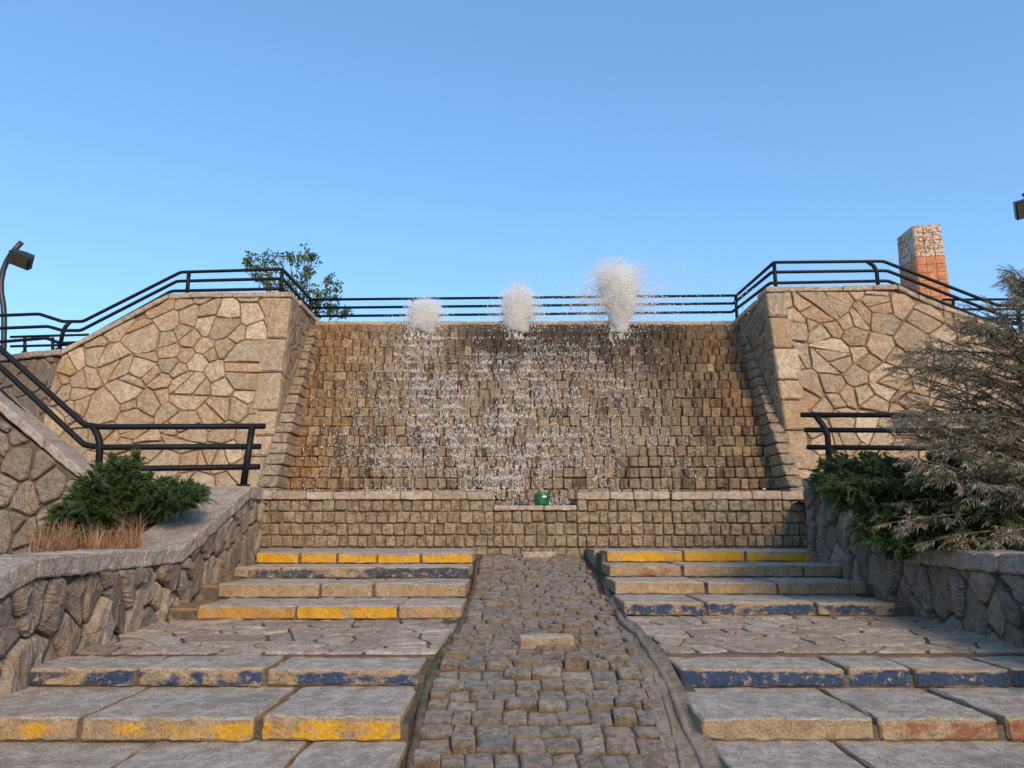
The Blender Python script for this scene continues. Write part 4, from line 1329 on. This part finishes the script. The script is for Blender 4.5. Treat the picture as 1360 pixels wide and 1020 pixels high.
# ------------------------------------------------------------ vegetation
LEAF_V = [(0, 0, 0), (.5, .12, .45), (0, -.05, .5), (-.5, .12, .45), (0, 0, 1)]
LEAF_F = [(0, 1, 2), (0, 2, 3), (2, 1, 4), (3, 2, 4)]
SPIKE_V = [(0, 0, 0), (.5, 0, .35), (-.25, .43, .35), (-.25, -.43, .35), (0, 0, 1)]
SPIKE_F = [(0, 2, 1), (0, 3, 2), (0, 1, 3), (1, 2, 4), (2, 3, 4), (3, 1, 4)]
def leaves(name, P, dirs, L, W, mat, parent, base='spike', side=None):
    R = frames(dirs, side)
    Sx = np.zeros((len(P), 3, 3)); Sx[:, 0, 0] = W; Sx[:, 1, 1] = W; Sx[:, 2, 2] = L
    V, F = scatter(SPIKE_V if base == 'spike' else LEAF_V, SPIKE_F if base == 'spike' else LEAF_F, R @ Sx, P)
    return mk_np(name, V, F, mat, parent, kind='stuff')
def unit(v): return v/(np.linalg.norm(v, axis=-1, keepdims=True)+1e-9)
def branch_mesh(name, segs, mat, parent):
    """segs: list of (list of points, r0, r1) joined into one trunk/branches mesh"""
    V = []; F = []
    for P, r0, r1 in segs:
        rs = [r0+(r1-r0)*i/(len(P)-1) for i in range(len(P))]
        v, f = tube_geo(P, rs, 5 if r0 < .02 else 8)
        o = len(V); V += v; F += [tuple(i+o for i in q) for q in f]
    return mk(name, V, F, mat, parent, smooth=True)

def juniper(name, label, base, boughs, n_spr, seed, droop=.25, leafL=.05):
    """boughs: (tip point); sprays fan along each bough"""
    rs = np.random.default_rng(seed)
    root = thing(name, label, 'shrub', base)
    segs = []; PP = []; DD = []; LL = []
    b = np.array(base)
    for tip in boughs:
        tip = np.array(tip); mid = (b+tip)/2+np.array([0, 0, .10])+rs.normal(0, .05, 3)
        ts = np.linspace(0, 1, 9)[:, None]
        curve = (1-ts)**2*b+2*ts*(1-ts)*mid+ts**2*tip
        segs.append(([Vector(p) for p in curve], .018, .004))
        ax = unit(tip-b)
        for k in range(n_spr):
            t = rs.uniform(.25, 1.0)**.7
            o = (1-t)**2*b+2*t*(1-t)*mid+t**2*tip
            d = unit(ax*.8+rs.normal(0, .55, 3)+np.array([0, 0, .35]))
            L = rs.uniform(.10, .22)*(1.25-.5*t)
            m = 16
            s = np.linspace(.05, 1, m)
            pts = o+d*(s*L)[:, None]+np.array([0, 0, -droop*L])*(s**2)[:, None]
            side = unit(np.cross(d, rs.normal(0, 1, 3)))
            for sg in (-1, 1):
                PP.append(pts); DD.append(unit(d[None]*1.0+side[None]*sg*.75+rs.normal(0, .2, (m, 3)))); LL.append((1.15-.6*s)*rs.uniform(.7, 1.2, m)*leafL)
    branch_mesh('branches', segs, M_bark, root)
    P = np.concatenate(PP); Dd = np.concatenate(DD); L = np.concatenate(LL)
    leaves('foliage', P, Dd, L, L*.22, M_jun, root)
    return root
def tips(px_list, Y, jitter=.25, seed=1):
    rs = random.Random(seed)
    return [tuple(at(x, y, Y+rs.uniform(-jitter, jitter))) for x, y in px_list]
T = [(82, 690), (72, 705), (90, 710), (75, 680), (255, 655), (268, 655), (110, 640), (95, 665), (120, 668), (100, 690), (135, 625), (150, 612), (168, 612), (180, 606), (272, 660), (262, 662), (250, 668), (150, 640), (175, 625), (195, 635), (215, 640), (232, 642), (250, 645), (262, 650), (240, 660), (220, 655),
     (200, 660), (180, 650), (160, 660), (140, 670), (125, 690), (150, 685), (130, 655), (185, 640), (205, 648), (245, 652), (170, 670), (115, 655), (108, 675), (225, 668), (200, 672)]
juniper('juniper_shrub', 'low green juniper shrub in the left planter beside the sloping coping', tuple(at(180, 705, 9.0)), tips(T, 8.7, .45, 3)+tips(T, 8.9, .5, 8)+tips([(x-14, y+8) for x, y in T[:14]], 8.6, .4, 9), 44, 4)
rs_ = random.Random(6)
T = []
for _ in range(190):
    x = rs_.uniform(1078, 1300); 
    ylo = 605+max(0, 1110-x)*.7; yhi = 655+(x-1078)*.42 if x < 1200 else 715
    T.append((x, rs_.uniform(ylo, yhi)))
juniper('juniper_shrub', 'dark green juniper spilling over the right planter wall', tuple(at(1235, 690, 9.0)), tips(T, 8.1, .8, 5)+tips([(rs_.uniform(1086+(y_-650)*.9, 1350), y_) for y_ in [rs_.uniform(640, 745) for _ in range(150)]], 7.6, .5, 6), 34, 14, .4)

# grey feathery tree on the right
def grey_tree():
    rs = np.random.default_rng(22)
    Yt = 7.3
    base = np.array([6.0, Yt+.6, soil_z(6.0, 7.9)])
    root = thing('cedar_tree', 'grey brown feathery conifer leaning in from the right edge over the planter', 'tree', tuple(base))
    topz = zat(345, Yt)
    trunk = [Vector(base), Vector((5.95, Yt+.5, 2.3)), Vector((5.9, Yt+.45, 3.3)), Vector((5.8, Yt+.4, topz+.6))]
    segs = []
    PP, DD, LL, WW = [], [], [], []
    targets = []
    # outline of the crown on its left side, px
    def left_edge(y):
        P = [(350, 1338), (375, 1330), (395, 1350), (410, 1300), (440, 1262), (470, 1205), (500, 1180), (540, 1190), (560, 1195), (600, 1215), (640, 1225), (660, 1200), (690, 1185), (715, 1215), (730, 1260)]
        for (ya, xa), (yb_, xb) in zip(P, P[1:]):
            if y <= yb_: return xa+(xb-xa)*(y-ya)/(yb_-ya)
        return 1280
    for i in range(125):
        y = rs.uniform(352, 722)
        xl = left_edge(y)
        x = xl+abs(rs.normal(0, .5))*(1400-xl)+rs.uniform(0, 12)
        if i % 3 == 0: x = xl+rs.uniform(-4, 14)
        Yq = Yt+rs.uniform(-.75, .55)
        targets.append(np.array(at(x, y, Yq)))
    for tip in targets:
        zb_ = tip[2]-rs.uniform(-.1, 1.1)
        t_ = min(1, max(0, (zb_-base[2])/(topz+.6-base[2])))
        o = np.array([6.0-.2*t_, Yt+.6-.2*t_, min(max(zb_, base[2]+.2), topz+.5)])
        mid = (o+tip)/2+np.array([0, 0, rs.uniform(.05, .30)])
        ts = np.linspace(0, 1, 8)[:, None]
        cv = (1-ts)**2*o+2*ts*(1-ts)*mid+ts**2*tip
        segs.append(([Vector(p) for p in cv], .016, .004))
        ln = np.linalg.norm(tip-o)
        nb = int(9+ln*7)
        ax = unit(tip-o)
        for k in range(nb):
            t = rs.uniform(.25, 1.0) if k else 1.0
            p = (1-t)**2*o+2*t*(1-t)*mid+t**2*tip
            tan = unit(2*(1-t)*(mid-o)+2*t*(tip-mid))
            sd_ = unit(np.cross(tan, np.array([0, 0, 1.])))*rs.choice([-1, 1])
            d = unit(tan*rs.uniform(.5, 1.1)+sd_*rs.uniform(.1, .8)+np.array([0, 0, rs.uniform(-.6, .25)]))
            if k == 0: d = tan
            L = rs.uniform(.10, .24)
            segs.append(([Vector(p), Vector(p+d*L*.5+np.array([0, 0, .004])), Vector(p+d*L)], .0035, .0015))
            m = max(4, int(L/.026))
            s = np.linspace(.1, 1, m)
            base_p = p+d*(s*L)[:, None]
            s2 = unit(np.cross(d, np.array([0, 0, 1.])+rs.normal(0, .3, 3)))
            for sg in (-1, 1):
                PP.append(base_p)
                DD.append(unit(d[None]*.85+s2[None]*sg*.6+np.array([0, 0, -rs.uniform(.2, .9)])+rs.normal(0, .2, (m, 3))))
                k2 = 1.35 if p[2] < 2.3 else .9; LL.append(rs.uniform(.04, .085, m)*k2*(1.15-.4*s)); WW.append(rs.uniform(.0075, .0125, m)*k2)
    branch_mesh('trunk', [(trunk, .09, .03)], M_bark, root)
    branch_mesh('branches', segs, M_bark, root)['kind'] = 'stuff'
    leaves('foliage', np.concatenate(PP), np.concatenate(DD), np.concatenate(LL), np.concatenate(WW), M_cedar, root)
grey_tree()

# broadleaf tree behind the left wall
def back_tree():
    rs = np.random.default_rng(5)
    Yb_ = 19.0
    bp = at(410, 440, Yb_); base = np.array([bp.x, Yb_, TOPZ-.2])
    root = thing('broadleaf_tree', 'small sparse green tree standing behind the left railing', 'tree', tuple(base))
    clumps = [(335, 352, 9), (345, 347, 8), (358, 345, 9), (372, 343, 9), (340, 362, 8), (355, 360, 10), (385, 341, 7), (395, 350, 8), (405, 338, 8), (414, 346, 8), (412, 358, 7), (400, 365, 8),
              (385, 372, 9), (370, 372, 9), (425, 385, 8), (438, 374, 8), (443, 382, 7), (432, 395, 8), (440, 408, 8), (450, 412, 8), (458, 416, 5), (410, 385, 8), (415, 400, 8), (425, 410, 9), (395, 388, 9), (380, 388, 9),
              (405, 412, 9), (360, 378, 8), (348, 372, 7), (443, 395, 6), (330, 345, 5), (416, 340, 4)]
    segs = []; c0 = Vector(base)
    segs.append(([c0, c0+Vector((-.1, 0, .5)), c0+Vector((-.25, .1, 1.0))], .08, .05))
    fork = [c0+Vector((-.1, 0, .45)), c0+Vector((-.25, .1, 1.0))]
    PP, DD = [], []
    for x, y, r in clumps:
        c = at(x, y, Yb_+rs.uniform(-.6, .6)); f = fork[int(rs.integers(0, 2))]
        mid = (f+c)/2+Vector(rs.normal(0, .06, 3))+Vector((0, 0, -.05))
        segs.append(([f, f.lerp(mid, .6), mid, mid.lerp(c, .6), c], .022, .006))
        R_ = r/1000*19.5*1.15
        for _ in range(6):
            e = c+Vector(rs.normal(0, R_*.55, 3)); segs.append(([mid.lerp(c, .7), e], .006, .003))
            k = 12
            PP.append(np.array(e)+rs.normal(0, R_*.30, (k, 3))); DD.append(unit(rs.normal(0, 1, (k, 3))+np.array([0, 0, -.3])))
    branch_mesh('trunk', segs, M_bark, root)
    P = np.concatenate(PP); n = len(P)
    leaves('crown', P, np.concatenate(DD), nr.uniform(.06, .12, n), nr.uniform(.045, .075, n), M_leaf, root, 'leaf')
back_tree()

# dry grass in the left planter
def dry_clump(label, spots, n, seed, hmin=.12, hmax=.34):
    rs = np.random.default_rng(seed)
    V = []; F = []
    root = None
    for i in range(n):
        px, py, Y = spots[int(rs.integers(0, len(spots)))]
        b = np.array(at(px+rs.normal(0, 7), py, Y+rs.normal(0, .12))); b[2] = soil_z(b[0], b[1])-.01
        H = rs.uniform(hmin, hmax); a = rs.uniform(0, 2*np.pi); lean = abs(rs.normal(0, .75)); wd = rs.uniform(.003, .007)
        if rs.random() < .05: wd = .016; lean *= .3
        d = np.array([np.cos(a), np.sin(a), 0]); sd_ = np.array([-d[1], d[0], 0])*wd
        if abs(sd_[0]) < wd*.5: sd_ = np.array([wd, 0, 0])
        o = len(V); K = 5
        for k in range(K+1):
            s = k/K; c = b+np.array([0, 0, H*(s-.35*lean*s*s*1.2)])+d*H*lean*s*s
            w_ = (1-s*.85); V.append(c-sd_*w_); V.append(c+sd_*w_)
        for k in range(K): q = o+2*k; F.append((q, q+1, q+3, q+2))
    o = mk('dry_grass', V, F, M_dry, None, kind='stuff')
    tag(o, label, 'grass')
dry_clump('dry straw coloured grass clump at the left corner of the left planter', [(62, 735, 7.4), (75, 732, 7.5), (52, 735, 7.2), (88, 730, 7.7)], 420, 1, .18, .46)
dry_clump('reddish dry grass under the juniper next to the sloping coping', [(120, 730, 7.7), (140, 730, 7.8), (158, 728, 7.9), (175, 728, 8.0)], 520, 2, .16, .40)
# small weed tufts
def tuft(px, py, Y, z, label, seed, n=40):
    rs = np.random.default_rng(seed); c = np.array(at(px, py, Y)); c[2] = z
    P = c+rs.normal(0, .03, (n, 3))*np.array([1, .4, .3]); Dd = unit(rs.normal(0, .6, (n, 3))+np.array([0, -.3, .8]))
    R = frames(Dd); Sx = np.zeros((n, 3, 3)); Sx[:, 0, 0] = .012; Sx[:, 1, 1] = .012; Sx[:, 2, 2] = rs.uniform(.02, .05, n)
    V, F = scatter(LEAF_V, LEAF_F, R @ Sx, P)
    tag(mk_np('weed', V, F, M_leaf, None, kind='stuff'), label, 'weed')
tuft(379, 768, 9.55, step_z(STEP_L, 5)+.02, 'small green weed at the foot of the faded blue step on the left', 1)
tuft(1020, 746, 10.45, step_z(STEP_R, 6)+.02, 'small weed under the yellow step on the right', 2, 24)
# moss on the left foot of the channel
P = []
rs = np.random.default_rng(8)
for a, b2 in zip([(628, 790), (612, 832), (595, 855), (575, 895)], [(612, 832), (595, 855), (575, 895), (560, 940)]):
    pa, pb = chan_pt(*a, .02), chan_pt(*b2, .02)
    for _ in range(160):
        q = pa.lerp(pb, rs.random()); P.append((q.x+rs.normal(0, .018)-.01, q.y+rs.normal(0, .02), q.z+abs(rs.normal(0, .018))))
P = np.array(P); Dd = unit(rs.normal(0, .6, P.shape)+np.array([0, 0, .7]))
R = frames(Dd); Sx = np.zeros((len(P), 3, 3)); Sx[:, 0, 0] = .006; Sx[:, 1, 1] = .006; Sx[:, 2, 2] = rs.uniform(.01, .025, len(P))
V, F = scatter(LEAF_V, LEAF_F, R @ Sx, P)
tag(mk_np('moss', V, F, M_leaf, None, kind='stuff'), 'green moss growing along the left foot of the cobbled channel', 'moss')

# fallen dry leaves and grit on the treads
rs = np.random.default_rng(17)
spots = []
for _ in range(26):
    side = -1 if rs.random() < .5 else 1
    st = STEP_L if side < 0 else STEP_R
    i = int(rs.choice([1, 2, 3, 3, 4, 5]))
    x = rs.uniform(-3.3, -.8) if side < 0 else rs.uniform(1.4, 3.9)
    y = st[i][0]+rs.uniform(.1, .5); spots.append((x, y, step_z(st, i)+.016+(.012 if i == 3 else 0)))
P = np.array(spots); n_ = len(P)
Dd = unit(np.stack([rs.normal(0, 1, n_), rs.normal(0, 1, n_), np.full(n_, .12)], 1))
R_ = frames(Dd, np.tile(np.array([0, 0, 1.]), (n_, 1)))
Sx = np.zeros((n_, 3, 3)); L_ = rs.uniform(.02, .045, n_); Sx[:, 0, 0] = L_*.5; Sx[:, 1, 1] = L_*.5; Sx[:, 2, 2] = L_
V, F = scatter(LEAF_V, LEAF_F, R_ @ Sx, P)
tag(mk_np('fallen_leaves', V, F, M_dry, None, kind='stuff'), 'scattered small dry leaves lying on the stone treads', 'leaves')
